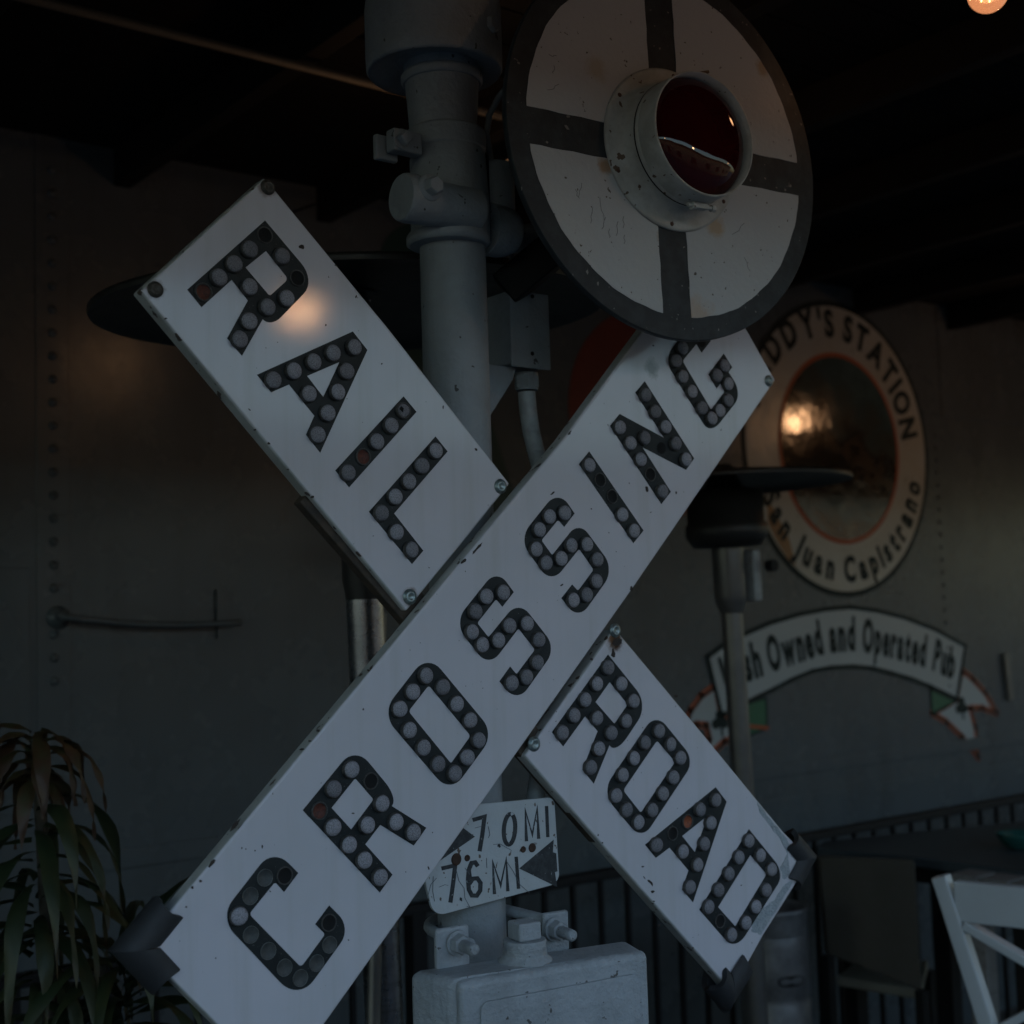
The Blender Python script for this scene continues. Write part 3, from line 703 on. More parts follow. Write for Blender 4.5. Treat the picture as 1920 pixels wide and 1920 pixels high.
# CROSSING
letter(crb, 0, (400, 1560), 6.4, [[(1020, 493), (850, 720), (742, 600, 35), (430, 985, 45), (1055, 1625, 50), (1345, 1228, 30), (1225, 1107), (1393, 883), (1660, 1150, 220), (1022, 2034, 310), (73, 1028, 255), (722, 190, 255)]],
       [(860, 525, 'k'), (625, 550, 'd'), (450, 770, 'd'), (330, 1017), (455, 1235, 'd'), (665, 1430, 'd'), (860, 1630, 'd'), (1050, 1755, 'd'), (1245, 1575, 'd'), (1400, 1355, 'd'), (1390, 1090, 'k')])
letter(crb, 0, (560, 1400), 6.4, [[(52, 763), (681, -6, 245), (1188, 609, 230, 110), (1118, 712), (1533, 973), (1382, 1187), (980, 937), (800, 1172), (1127, 1535), (975, 1750)], [(680, 378, 28), (902, 633, 25), (632, 995), (395, 735)]],
       [(252, 772, 'r'), (440, 510), (652, 275), (870, 412, 'k'), (1015, 685), (1185, 908), (1395, 1030), (840, 945), (435, 970), (622, 1180), (808, 1370), (995, 1570)])
letter(crb, 0, (720, 1220), 7.385, [[(609, 42, 280), (1528, 1151, 245), (921, 1980, 275), (-31, 868, 270)], [(622, 478, 45), (1203, 1180, 40), (930, 1562, 30), (340, 840, 45)]],
       [(600, 348), (420, 568), (242, 808), (372, 1102), (568, 1345), (770, 1572), (1003, 1702), (1180, 1478), (1332, 1242), (1215, 965), (1028, 738), (838, 505)])
letter(crb, 0, (850, 1070), 8, [[(908, 322), (738, 540), (645, 425, 35), (360, 785, 30), (530, 1000, 30), (983, 446, 245), (1543, 1163, 230), (961, 1985, 255), (695, 1660), (855, 1440), (950, 1555, 30), (1228, 1185, 35), (980, 865, 35), (535, 1452, 250), (14, 782, 260), (655, -25, 240)]],
       [(770, 325), (520, 385), (355, 610), (300, 920), (455, 1112), (698, 1045), (868, 828), (1130, 795), (1305, 1038), (1280, 1375), (1120, 1592), (902, 1685)])
letter(crb, 0, (970, 920), 8, [[(860, 342), (706, 542), (615, 435, 35), (363, 745, 30), (525, 970, 30), (927, 459, 218), (1459, 1182, 252), (918, 1939, 235), (665, 1612), (825, 1408), (912, 1505, 30), (1148, 1185, 35), (930, 870, 35), (514, 1394, 238), (23, 730, 258), (616, -17, 262)]],
       [(735, 330), (505, 385), (352, 583), (303, 875), (455, 1082), (680, 1015), (830, 820), (1065, 805), (1222, 1033), (1208, 1355), (1062, 1560), (862, 1640)])
letter(crb, 0, (1070, 700), 6, [[(210, 878), (820, 1768), (708, 1910), (95, 1022)]], [(226, 1033), (335, 1200, 'k'), (470, 1385, 'k'), (598, 1588), (730, 1768)])
letter(crb, 0, (1070, 700), 6, [[(835, 90), (1390, 958), (1300, 1085), (808, 830), (1128, 1332), (1023, 1470), (445, 590), (553, 457), (1052, 725), (730, 215)]],
       [(860, 238), (970, 428), (1087, 602), (1202, 785), (1315, 965), (1028, 840, 'h'), (850, 722), (572, 605), (692, 785), (806, 968), (900, 1137, 'k'), (1050, 1325)])
letter(crb, 0, (1230, 600), 7.68, [[(790, 300), (660, 468), (585, 343, 15), (383, 590, 35), (795, 1292, 25), (992, 1030, 30), (930, 915), (875, 985), (757, 780), (978, 485), (1098, 680), (1045, 750), (1248, 1063, 235, 180), (784, 1653, 215, 180), (119, 557, 200), (574, -35, 200)]],
       [(405, 398), (316, 578), (408, 808), (540, 1025), (690, 1262), (828, 1412), (942, 1302), (1062, 1152), (1062, 912), (905, 792), (1008, 658), (665, 310, 'h')])
# ROAD
letter(rob, YR, (1020, 1200), 6.621, [[(797, 180), (1299, 806, 235), (894, 1414, 240, 120), (815, 1303), (620, 1782), (480, 1608), (670, 1133), (512, 945), (240, 1320), (100, 1145)], [(818, 520), (1042, 800, 28), (877, 1042, 20), (640, 770)]],
       [(817, 343), (675, 543), (530, 742), (393, 938), (248, 1150), (980, 543), (1132, 760), (1037, 1005), (857, 1155), (677, 968), (702, 1350), (602, 1583)])
letter(rob, YR, (1120, 1320), 6.857, [[(753, 114, 200), (1251, 727, 180), (575, 1748, 195), (58, 1134, 220)], [(770, 468, 38), (1003, 745, 35), (562, 1402, 30), (333, 1110, 38)]],
       [(815, 348), (632, 498), (490, 700), (345, 915), (262, 1178), (398, 1360), (548, 1520), (726, 1365), (865, 1155), (1000, 945), (1090, 693), (960, 518)])
letter(rob, YR, (1200, 1440), 4.571, [[(650, 165), (743, 288), (455, 1150), (363, 1042), (418, 878), (255, 682), (137, 770), (45, 658)], [(585, 405), (472, 722), (362, 583)]],
       [(662, 276), (530, 357), (410, 460, 'o'), (283, 562, 'k'), (160, 660), (622, 472), (565, 652), (382, 718), (506, 832), (443, 1022)])
letter(rob, YR, (1200, 1440), 4.571, [[(935, 525), (1242, 903, 130, 112), (818, 1569, 155, 118), (510, 1215)], [(947, 745), (1087, 912, 18), (818, 1358), (670, 1192)]],
       [(947, 627), (862, 768), (776, 908), (688, 1048), (602, 1192), (690, 1312, 'k'), (798, 1432), (922, 1328), (1008, 1192), (1097, 1048), (1142, 872), (1045, 750)])

# corner protectors: two mitred foam half tubes on a board corner
def protector(corner, qa, qb, Y, r, La, Lb, label):
    c = at(*corner, Y); A = (at(*qa, Y)-c).normalized(); Bv = (at(*qb, Y)-c).normalized()
    cy = Y+.011; c.y = cy
    t = empty('corner_guard', c, label, 'corner guard', 'black foam guards on the sign corners')
    for (d, n_, L) in ((A, Bv, La), (Bv, A, Lb)):
        m = MB(); n = 40; ring0 = []; ring1 = []; in0 = []; in1 = []
        dot = d.dot(n_); perp = (n_-d*dot).normalized()       # inward
        for i in range(n):
            ph = R(-140)+R(280)*i/(n-1)      # open on the inner side
            for rr, a0, a1 in ((r, ring0, ring1), (r*.62, in0, in1)):
                o_ = rr*math.cos(ph); yo = rr*math.sin(ph)*(.9)
                base = c-perp*o_+Vector((0, yo, 0))
                s0 = -o_*1.0
                jag = -.006*abs(math.sin(ph*1.5+.4))
                a0.append(base+d*s0); a1.append(base+d*(L+jag))
        vs = ring0+ring1+in0+in1; fs = []
        for i in range(n-1):
            fs += [(i, i+1, n+i+1, n+i), (2*n+i, 3*n+i, 3*n+i+1, 2*n+i+1), (n+i, n+i+1, 3*n+i+1, 3*n+i), (i, 2*n+i, 2*n+i+1, i+1)]
        fs += [(0, n, 3*n, 2*n), (n-1, 3*n-1, 4*n-1, 2*n-1)]
        m.add(vs, fs, 0, True); ob = m.build('foam_tube', M_rubber, t)
        e_ = ob.modifiers.new('es', 'EDGE_SPLIT'); e_.split_angle = R(50)
protector((262, 1780), (335, 1691), (340, 1863), 0, .0205, .052, .050, 'black foam guard on the lower left end of the CROSSING board')
protector((1512, 1610), (1470, 1560), (1470, 1690), YR, .0215, .046, .046, 'black foam guard on the right corner of the ROAD board')
protector((1368, 1856), (1310, 1790), (1410, 1790), YR, .0235, .030, .050, 'black foam guard on the bottom corner of the ROAD board')

# ================================================================== ROUND SIGNAL
M_disc = mat('disc_enamel', (.45, .46, .47), .33, bump=(120, .3, .002), noise=(10, .4, (.48, .485, .475)), specks=(120, .71, (.09, .07, .05)),
             spots=[(tuple(DC+E1*-.02+E2*-.128), .018, (.34, .23, .15)), (tuple(DC+E1*-.114+E2*-.045), .016, (.34, .22, .14)), (tuple(DC+E1*-.12+E2*.085), .022, (.40, .36, .31)), (tuple(DC+E1*.03+E2*-.232), .035, (.45, .36, .29)), (tuple(DC+E1*.178+E2*.145), .016, (.34, .27, .2)), (tuple(DC+E1*.07+E2*-.10), .02, (.42, .32, .22))])
M_dring = mat('disc_black', (.022, .027, .031), .5, spec=.3, noise=(40, .6, (.042, .05, .056)), bump=(60, .4, .002), specks=(100, .7, (.2, .19, .18)))
def dpt(u, v, h=0.): return DC+E1*u+E2*v+DN*h
dsc = empty('round_signal', DC-DN*.02, 'round white signal with black rim and cross bars around a red lens', 'railway signal')
N_ = 96
m = MB(); m.lathe(DC-DN*.012, DN, [(.262, 0), (.265, .002), (.265, .0115), (.2645, .012)], N_, ref=E1); m.build('disc_plate', M_dring, dsc, 0)
m = MB()
BWD = .0245; cx, cy = -.008, -.010
def arcq(r, sx, sy):
    """white quadrant between the bars, slightly hand painted edge"""
    pts = []; x0 = cx+sx*BWD; y0 = cy+sy*BWD
    a0 = math.atan2(y0, sx*math.sqrt(r*r-y0*y0)); a1 = math.atan2(sy*math.sqrt(r*r-x0*x0), x0)
    da = (a1-a0+math.pi) % (2*math.pi)-math.pi
    for i in range(33):
        a = a0+da*i/32; rr = r+.0005*math.sin(i*1.7)+.0006*math.sin(i*.6); pts.append((rr*math.cos(a), rr*math.sin(a)))
    for i in range(1, 12): pts.append((x0+.0006*math.sin(i*2.3+sx), pts[32][1]+(y0-pts[32][1])*i/12))
    pts.append((x0, y0))
    xe = pts[0][0]
    for i in range(1, 12): pts.append((x0+(xe-x0)*i/12, y0+.0006*math.sin(i*1.9+sy)))
    return pts
for sx in (-1, 1):
    for sy in (-1, 1):
        m.prism([[tuple(dpt(u, v, .0008)) for u, v in arcq(.2345, sx, sy)]], -DN*.0007)
m.build('white_quadrant', M_disc, dsc)
# scratches / graffiti on the lower left quadrant
m = MB()
for (u, v, L, a) in ((-.155, -.075, .02, -1.9), (-.165, -.085, .012, -1.2), (-.14, -.105, .022, -1.75), (-.128, -.09, .03, -1.35), (-.12, -.115, .018, -1.9), (-.115, -.13, .012, -1.5), (-.10, -.118, .02, -1.7), (-.09, -.11, .016, -1.6), (-.09, -.135, .012, -1.6), (-.20, .04, .02, .6), (-.188, .075, .012, -1.9), (-.195, .088, .01, .1), (-.145, .025, .004, -.6), (.10, -.11, .03, .7), (.12, -.14, .02, -1.2)):
    p = [(u+L*k/4*math.cos(a)+.0012*math.sin(k*2.2+u*40), v+L*k/4*math.sin(a)+.0012*math.cos(k*1.7)) for k in range(5)]
    MB().prism([[tuple(dpt(q[0], q[1], .0011)) for q in ribbon(p, .0009)]], -DN*.0003).build('paint_scratch', mat('scratch_grey', (.20, .20, .20), .7), dsc)
HC = (-.003, -.006)
m = MB(); m.lathe(dpt(*HC, .001), DN, [(.112, 0), (.112, .0035), (.108, .0045), (.098, .005), (.090, .010), (.0855, .022), (.084, .034)], 72, cap=False, ref=E1); m.build('lamp_flange', M_greyflange, dsc)
H2 = (-.005, -.008)
m = MB(); m.lathe(dpt(*H2, .028), DN, [(.0845, 0), (.0848, .012), (.084, .0125), (.0845, .0135), (.084, .044), (.0835, .046), (.0815, .046), (.081, .0), (.0845, 0)], 72, cap=False, ref=E1); m.build('lamp_hood', M_greyflange, dsc)
m = MB(); m.lathe(dpt(*H2, .055), DN, [(.0815, 0), (.079, .005), (.074, .010), (.066, .0155), (.057, .0195), (.046, .023), (.034, .0255), (.02, .027), (.008, .0278), (0, .028)], 64, cap=False, ref=E1)
m.build('red_lens', mat('red_glass', (.045, .0025, .004), .03, spec=.33, noise=(6, .5, (.025, .0015, .002)), bump=(22, .05, .002)), dsc)
for i in range(6):
    a = R(25+60*i); p = dpt(HC[0]+.1045*math.cos(a), HC[1]+.1045*math.sin(a), .005)
    MB().lathe(p, DN, [(.0032, 0), (.0028, .0014), (0, .002)], 14).build('flange_screw', mat('rusty_screw', (.09, .04, .025), .7), dsc)
MB().lathe(dpt(*H2, .032), DN, [(.0852, 0), (.0856, .0012), (.0852, .0024)], 72, cap=False, ref=E1).build('hood_gap', M_blackiron, dsc)
# hood hardware: bottom clasp and top tab
m = MB(); pc = dpt(H2[0]+.008, H2[1]-.088, .045); m.box(pc, (.022, .008, .010), E1, DN); m.cyl(pc-E1*.020, pc+E1*.020, .0028, n=12); m.lathe(pc+E1*.020, E1, [(.005, 0), (.005, .006)], 6, smooth=False); m.lathe(pc-E1*.014, E1, [(.006, 0), (.006, .006)], 14)
m.build('hood_clasp', M_greyflange, dsc, .001)
m = MB(); pc = dpt(H2[0]+.012, H2[1]+.090, .05); m.box(pc, (.030, .004, .022), E1+E2*.3, DN); m.build('hood_tab', mat('rusty_tab', (.12, .075, .04), .75, noise=(80, .7, (.05, .03, .02))), dsc, .001)
m = MB(); m.lathe(DC-DN*.012, -DN, [(.12, 0), (.12, .03), (.10, .06), (.05, .075)], 48); m.build('lamp_housing', M_blackiron, dsc)
# thin cable from behind the disc to the junction box
m = MB(); m.tube([at(945, 170, .02), at(935, 182, .03), at(918, 215, .05), at(912, 250, .06), at(920, 300, .07), at(938, 335, .085), at(950, 365, .1), at(956, 420, .115), at(960, 470, .13), at(962, 530, .14)], .0045, 10)
tag(m.build('signal_cable', mat('grey_cable', (.13, .135, .135), .6)), 'thin grey cable hanging from the round signal to the junction box', 'cable')

# ================================================================== JUNCTION BOX + CONDUIT
b0 = at(955, 535, .1); b1 = at(1033, 690, .1); zT, zB = at(994, 548, .1).z, at(994, 690, .1).z
jb = empty('junction_box', ((b0.x+b1.x)/2, .14, zB), 'small grey metal junction box fixed beside the mast', 'junction box')
bxc = (b0.x+b1.x)/2; bw = b1.x-b0.x
MB().box((bxc, .137, (zT+zB)/2+.002), (bw-.003, .066, zT-zB-.004)).build('box_body', M_pole, jb, .003)
MB().box((bxc, .1015, (zT+zB)/2), (bw, .003, zT-zB)).build('box_cover', M_pole, jb, .001)
for yy_ in (556, 663): 
    p = at(998, yy_, .1); MB().lathe((p.x, .100, p.z), (0, -1, 0), [(.003, 0), (.0028, .001), (0, .0012)], 12).build('cover_screw', M_hole, jb)
m = MB(); kx = at(987, 700, .13).x; kz = zB
m.lathe((kx, .13, kz-.001), (0, 0, -1), [(.0165, 0), (.0165, .006)], 28); m.lathe((kx, .13, kz-.006), (0, 0, -1), [(.0185, 0), (.0185, .017)], 6, smooth=False); m.lathe((kx, .13, kz-.023), (0, 0, -1), [(.016, 0), (.016, .003)], 28)
m.build('conduit_nut', M_pole, jb, .001)
pts = []
for q, Yq in (((987, 735), .13), ((990, 770), .13), ((996, 810), .128), ((1006, 850), .12), ((1020, 900), .10), ((1035, 950), .085), ((1040, 1100), .08), ((1010, 1450), .085), ((985, 1650), .07)):
    pts.append(at(*q, Yq))
sp = []
for i in range(len(pts)-1):
    for k in range(14):
        t = k/14; sp.append(pts[i].lerp(pts[i+1], t))
m = MB(); m.tube(sp, [.0122+(.0006 if i % 2 else 0) for i in range(len(sp))], 18)
tag(m.build('flexible_conduit', M_conduit), 'grey ribbed conduit curving from the junction box down behind the boards', 'pipe')

# ================================================================== MILEPOST PLATE
YM = .034
M_plate = mat('milepost_enamel', (.50, .53, .545), .35, bump=(40, .5, .003), noise=(20, .4, (.42, .44, .44)), specks=(90, .67, (.12, .09, .07)))
mp = empty('milepost_plate', at(935, 1610, YM), 'cracked white milepost plate with black mileages and arrows under the boards', 'sign')
def mz(x, y): return (700+x/3.2, 1440+y/3.2)
def mpz(pts, d=0.): return [tuple(at(*mz(*q), YM-d)) for q in pts]
pl = rounded([(300, 250, 40), (1085, 175, 40), (1118, 690, 60), (365, 892, 70), (312, 690, 40)])
MB().prism([mpz(pl)], (0, .004, 0)).build('plate', M_plate, mp, .0012, 2)
M_num = mat('worn_black', (.02, .024, .028), .6, noise=(90, .5, (.07, .075, .08)), specks=(160, .68, (.2, .21, .22)))
def strk(polys, w_):
    for pts in polys: MB_.prism([mpz(ribbon(pts, w_), .0006)], (0, .0005, 0))
def oval(cx, cy, rx, ry, a0=0, a1=360, sk=-.06, n=28):
    o = []
    for i in range(n+1):
        a = R(a0+(a1-a0)*i/n); x = rx*math.cos(a); y = -ry*math.sin(a); o.append((cx+x+y*sk, cy+y))
    return o
def glyphs(name, polys, w_=22):
    global MB_
    MB_ = MB(); strk(polys, w_); MB_.build(name, M_num, mp)
glyphs('numeral', [[(597, 312), (640, 300), (668, 292), (655, 400), (638, 500)]], 24)
glyphs('numeral', [oval(818, 368, 34, 92, 90, 450)], 24)
glyphs('letter', [[(920, 440), (913, 255), (955, 400), (984, 240), (993, 425)]], 19)
glyphs('letter', [[(1040, 228), (1048, 415)]], 19)
glyphs('numeral', [[(410, 603), (450, 594), (492, 584), (480, 690), (463, 808)]], 24)
glyphs('numeral', [[(628, 590), (612, 566), (590, 570), (574, 610), (569, 670), (574, 730), (592, 765), (622, 766), (642, 735), (644, 690), (625, 662), (598, 664), (577, 695)]], 25)
glyphs('letter', [[(728, 757), (718, 565), (765, 705), (798, 548), (808, 740)]], 19)
glyphs('letter', [[(858, 532), (872, 725)]], 19)
m = MB()
for c in ((527, 788, 9, 14), (756, 466, 10, 13)): m.prism([mpz(blob(*c, 12), .0006)], (0, .0005, 0))
m.build('decimal_point', M_num, mp)
for tri in ([(876, 603), (1083, 430), (1078, 505), (1098, 512), (1105, 620), (1090, 625), (1103, 714)], [(610, 412), (400, 255), (395, 560)]):
    MB().prism([mpz(tri, .0006)], (0, .0005, 0)).build('arrowhead', M_num, mp)
MB_ = MB()
for cr in ([(500, 620), (515, 680), (545, 720), (550, 780), (580, 835)], [(800, 560), (840, 620), (880, 700), (940, 752)], [(360, 650), (357, 740), (368, 800)], [(690, 350), (700, 400), (690, 420)], [(720, 460), (760, 455), (830, 495)], [(610, 360), (650, 350)], [(380, 660), (345, 700), (330, 760)], [(680, 540), (682, 600)], [(395, 715), (430, 700), (450, 705)], [(560, 830), (600, 840)], [(550, 600), (580, 640)]):
    MB_.prism([mpz(ribbon(cr, 2.6), .0008)], (0, .0003, 0))
MB_.build('enamel_cracks', mat('crack_line', (.10, .11, .12), .8), mp)
for (hx, hy, rr) in ((497, 548, .0078), (562, 540, .0042), (952, 478, .0060), (898, 488, .0042)):
    p = at(*mz(hx, hy), YM); MB().lathe((p.x, YM-.0004, p.z), (0, -1, 0), [(rr, 0), (rr*.9, .0012), (rr*.6, .0004), (0, .0003)], 20).build('bolt_hole', mat('hole_rust', (.05, .025, .015), .8), mp)

# ================================================================== BOTTOM CASE
CZ = 1.263
FL = zp(862, 1838, CZ); FR = zp(1216, 1786, CZ); BLc = zp(764, 1822, CZ)
fd = (FR-FL).normalized(); bd = Vector((-fd.y, fd.x, 0))
FLv, FRv = FL, FR; BRc = FR+bd*.07+fd*.012; BL2 = BLc
cs = empty('relay_case', ((FL.x+FR.x)/2, -.02, 0), 'pale blue grey cast relay case bolted in front of the mast', 'relay case')
plan = [BL2, FLv+bd*.012-fd*.003, FRv+bd*.012+fd*.003, BRc]
m = MB(); m.prism([[(p.x, p.y, CZ) for p in plan]], (0, 0, -.42)); m.build('case_body', M_case, cs, .010, 4)
m = MB(); m.prism([[tuple(FL+Vector((0, 0, -.002))), tuple(FR+Vector((0, 0, .002))), tuple(FR+Vector((0, 0, -.40))), tuple(FL+Vector((0, 0, -.41)))]], bd*.018)
m.build('case_door', M_case, cs, .014, 5)
def onf(s, zz, h=0.): return FL+fd*s+Vector((0, 0, zz))-bd*h
Lf = (FR-FL).length
m = MB(); m.prism([[tuple(onf(a, b_, .004)) for a, b_ in rounded([(.024, -.028, .010), (Lf-.017, -.022, .010), (Lf-.016, -.37, .008), (.022, -.37, .008)])]], bd*.008); m.build('door_panel', M_case, cs, .0055, 4)
MB().cyl((PX, -.0, 0), (PX, .0, .86), .03).build('case_support', M_case, cs)
bz = zp(985, 1800, CZ)
m = MB(); m.lathe(bz-Vector((0, 0, .004)), (0, 0, 1), [(.034, 0), (.033, .005), (.027, .010), (.0262, .014), (.0268, .0155), (.0255, .017), (.0268, .0185), (.0255, .020), (.0268, .0215), (.0255, .023), (.0268, .026), (.0255, .029)], 40); m.build('threaded_boss', M_case, cs)
m = MB(); m.box(bz+Vector((0, 0, .036)), (.031, .031, .022), Vector((1, -.15, 0))); m.build('plug_nut', M_case, cs, .003, 3)
for lx, ly, rx_, ry_, bx_, by_, base_y in ((850, 1776, 60, 60, 858, 1768, 1812), (1044, 1740, 45, 48, 1040, 1742, 1768)):
    pb = zp(lx, base_y, CZ); Yl = pb.y
    a = at(lx-rx_/2, ly-ry_/2-2, Yl); b = at(lx+rx_/2, ly+ry_/2, Yl)
    MB().box(((a.x+b.x)/2, Yl+.004, (a.z+CZ)/2-.006), (abs(b.x-a.x), .008, a.z-CZ+.012), (1, -.12, 0)).build('lug_plate', M_case, cs, .003, 3)
    p = at(bx_, by_, Yl-.003); d = Vector((-.10, -1, -.04)).normalized()
    m = MB(); m.lathe(p, d, [(.0155, 0), (.015, .002)], 24); m.lathe(p+d*.002, d, [(.0125, 0), (.0125, .010), (.011, .012)], 6, smooth=False); m.build('lug_nut', M_case, cs, .001)
    m = MB(); pr = [(.0072, 0)]
    for k in range(12): pr += [(.0075, .0015+k*.003), (.0068, .003+k*.003)]
    pr += [(.0072, .040), (.0045, .0415)]
    m.lathe(p, d, pr, 20); m.build('u_bolt_end', M_case, cs)
# U bolt round the mast
m = MB(); zu = at(845, 1745, .09).z; pts = [(PX-.062, .01, zu)]
for k in range(13):
    a = R(180-180*k/12); pts.append((PX+.056*math.cos(a), PY+.056*math.sin(a), zu+.001*k))
pts.append((PX+.06, .01, zu+.01)); m.tube(pts, .0072, 12); m.build('u_bolt', M_case, cs)

# ================================================================== STRING LIGHTS
M_glass = bpy.data.materials.new('bulb_glass'); M_glass.use_nodes = True
N = M_glass.node_tree.nodes; L = M_glass.node_tree.links; N.clear()
out = N.new('ShaderNodeOutputMaterial'); tr = N.new('ShaderNodeBsdfTransparent'); gl = N.new('ShaderNodeBsdfGlossy'); em = N.new('ShaderNodeEmission'); lw = N.new('ShaderNodeLayerWeight')
tr.inputs[0].default_value = (1, .8, .6, 1); gl.inputs['Roughness'].default_value = .08; em.inputs[0].default_value = (1, .40, .18, 1); em.inputs[1].default_value = .11
lw.inputs[0].default_value = .35; mx = N.new('ShaderNodeMixShader'); L.new(lw.outputs['Facing'], mx.inputs[0]); L.new(tr.outputs[0], mx.inputs[1]); L.new(gl.outputs[0], mx.inputs[2])
ad = N.new('ShaderNodeAddShader'); L.new(mx.outputs[0], ad.inputs[0]); L.new(em.outputs[0], ad.inputs[1]); L.new(ad.outputs[0], out.inputs[0])
M_fil = bpy.data.materials.new('filament'); M_fil.use_nodes = True
N = M_fil.node_tree.nodes; L = M_fil.node_tree.links; N.clear(); out = N.new('ShaderNodeOutputMaterial'); em = N.new('ShaderNodeEmission'); em.inputs[0].default_value = (1, .42, .14, 1); em.inputs[1].default_value = 5; L.new(em.outputs[0], out.inputs[0])
LAMP = .3
def bulb(p, r, watt, label):
    p = Vector(p); t = empty('globe_bulb', p, label, 'light bulb', 'amber bulbs of the string lights')
    m = MB(); pr = [(0, -r)]
    for k in range(1, 14):
        a = R(-90+k*12.2); pr.append((r*math.cos(a), r*math.sin(a)))
    pr += [(.013, r*1.05), (.013, r*1.2)]
    m.lathe(p, (0, 0, 1), pr, 32, cap=False); m.build('glass', M_glass, t)
    m = MB(); 
    for k in range(5):
        a = 2*math.pi*k/5; m.tube([p+Vector((.006*math.cos(a), .006*math.sin(a), r*.45)), p+Vector((.011*math.cos(a+.4), .011*math.sin(a+.4), -r*.35))], .0009, 6)
    m.build('filament', M_fil, t)
    m = MB(); m.cyl(p+Vector((0, 0, r*1.1)), p+Vector((0, 0, r*1.1+.05)), .017, n=20); m.build('socket', M_blackiron, t, .002)
    ld = bpy.data.lights.new('bulb_light', 'POINT'); ld.energy = watt; ld.color = (1, .65, .41); ld.shadow_soft_size = .022
    lo = bpy.data.objects.new('bulb_light', ld); col.objects.link(lo); lo.parent = t; lo.location = (0, 0, -.004)
    return t
vb = dp(1852, -14, 2.05)
bulb(vb, .030, .2*LAMP, 'glowing amber globe bulb at the top right corner of the view')
bulb((.80, .95, 2.60), .030, 1.15*LAMP, 'amber globe bulb hidden behind the mast fittings')
bulb((.845, -1.87, 2.55), .030, 3.6*LAMP, 'amber globe bulb near the roof edge, in front of the signal')
bulb((4.20, 1.055, 2.60), .030, 3.0*LAMP, 'amber globe bulb close to the emblem wall, beyond the frame')
bulb((-.60, -1.87, 2.55), .030, 1.0*LAMP, 'amber globe bulb on the roof edge string, left of the front one')
bulb((3.0, -1.87, 2.55), .030, 1.0*LAMP, 'amber globe bulb on the roof edge string, right of the front one')
m = MB(); m.tube([(-4, -1.90, 2.68), (-.60, -1.87, 2.605), (.845, -1.87, 2.60), (3.0, -1.87, 2.605), (7, -1.90, 2.68)], .003, 8); tag(m.build('light_string', M_blackiron), 'thin black wire of bulbs strung along the roof edge', 'cable')
m = MB(); pth = []
K = [(.845, -1.93, 2.70), (.845, -1.87, 2.605), (vb.x, vb.y, vb.z+.075), (.80, .95, 2.655), (.80, 1.9, 2.80)]
for i in range(len(K)-1):
    a = Vector(K[i]); b = Vector(K[i+1])
    for k in range(10):
        t = k/10; p = a.lerp(b, t); p.z -= .12*math.sin(math.pi*t)*(1 if 0 < i < 3 else .2)*(-1); pth.append(p)
m.tube(pth+[Vector(K[-1])], .003, 8)
tag(m.build('light_string', M_blackiron), 'thin black wire of the string lights under the roof', 'cable')

# ================================================================== FURNITURE AT RIGHT
# white cross back chair
A = dp(1767, 1652, 3.0); zr_ = A.z; Bq = zp(1925, 1676, zr_-.01); rdir = (Bq-A); rdir.z = 0; rdir.normalize()
Bs = dp(1856, 1930, 2.93)
ch = empty('bar_chair', (A.x+.25, A.y-.1, 0), 'white wooden chair with crossed back slats at the lower right edge', 'chair')
sdir = (Bs-A).normalized(); nrm = rdir.cross(sdir).normalized()
W_ = .42
def cp(u, v): return A+rdir*u+sdir*v
MB().bar(cp(0, -.012), cp(0, .42), .034, .034, nrm).build('back_post', M_white_chair, ch, .004)
MB().bar(cp(W_, -.012), cp(W_, .42), .034, .034, nrm).build('back_post', M_white_chair, ch, .004)
MB().bar(cp(.0175, .04), cp(W_-.0175, .04), .026, .085, -sdir).build('top_rail', M_white_chair, ch, .004)
MB().bar(cp(.0175, .33), cp(W_-.0175, .33), .022, .040, -sdir).build('lower_rail', M_white_chair, ch, .003)
MB().bar(cp(.02, .09), cp(W_-.02, .31), .020, .032, nrm).build('cross_slat', M_white_chair, ch, .003)
MB().bar(cp(.02, .31)+nrm*.012, cp(W_-.02, .09)+nrm*.012, .018, .032, nrm).build('cross_slat', M_white_chair, ch, .003)
e0 = cp(0, .42); e1_ = cp(W_, .42); fwdc = Vector((sdir.x, sdir.y, 0)).normalized(); 
sc = (e0+e1_)/2+fwdc*.19; sc.z = .70
MB().box(sc, (W_+.02, .42, .035), rdir).build('seat', M_white_chair, ch, .008)
for e_ in (e0, e1_):
    MB().bar(e_, (e_.x-fwdc.x*.02, e_.y-fwdc.y*.02, 0), .034, .034, nrm).build('leg', M_white_chair, ch, .003)
    f_ = e_+fwdc*.36; MB().bar((f_.x, f_.y, .69), (f_.x, f_.y, 0), .034, .034, rdir).build('leg', M_white_chair, ch, .003)
for hz in (.25,):
    MB().bar((e0.x, e0.y, hz), (e1_.x, e1_.y, hz), .02, .03).build('stretcher', M_white_chair, ch, .002)
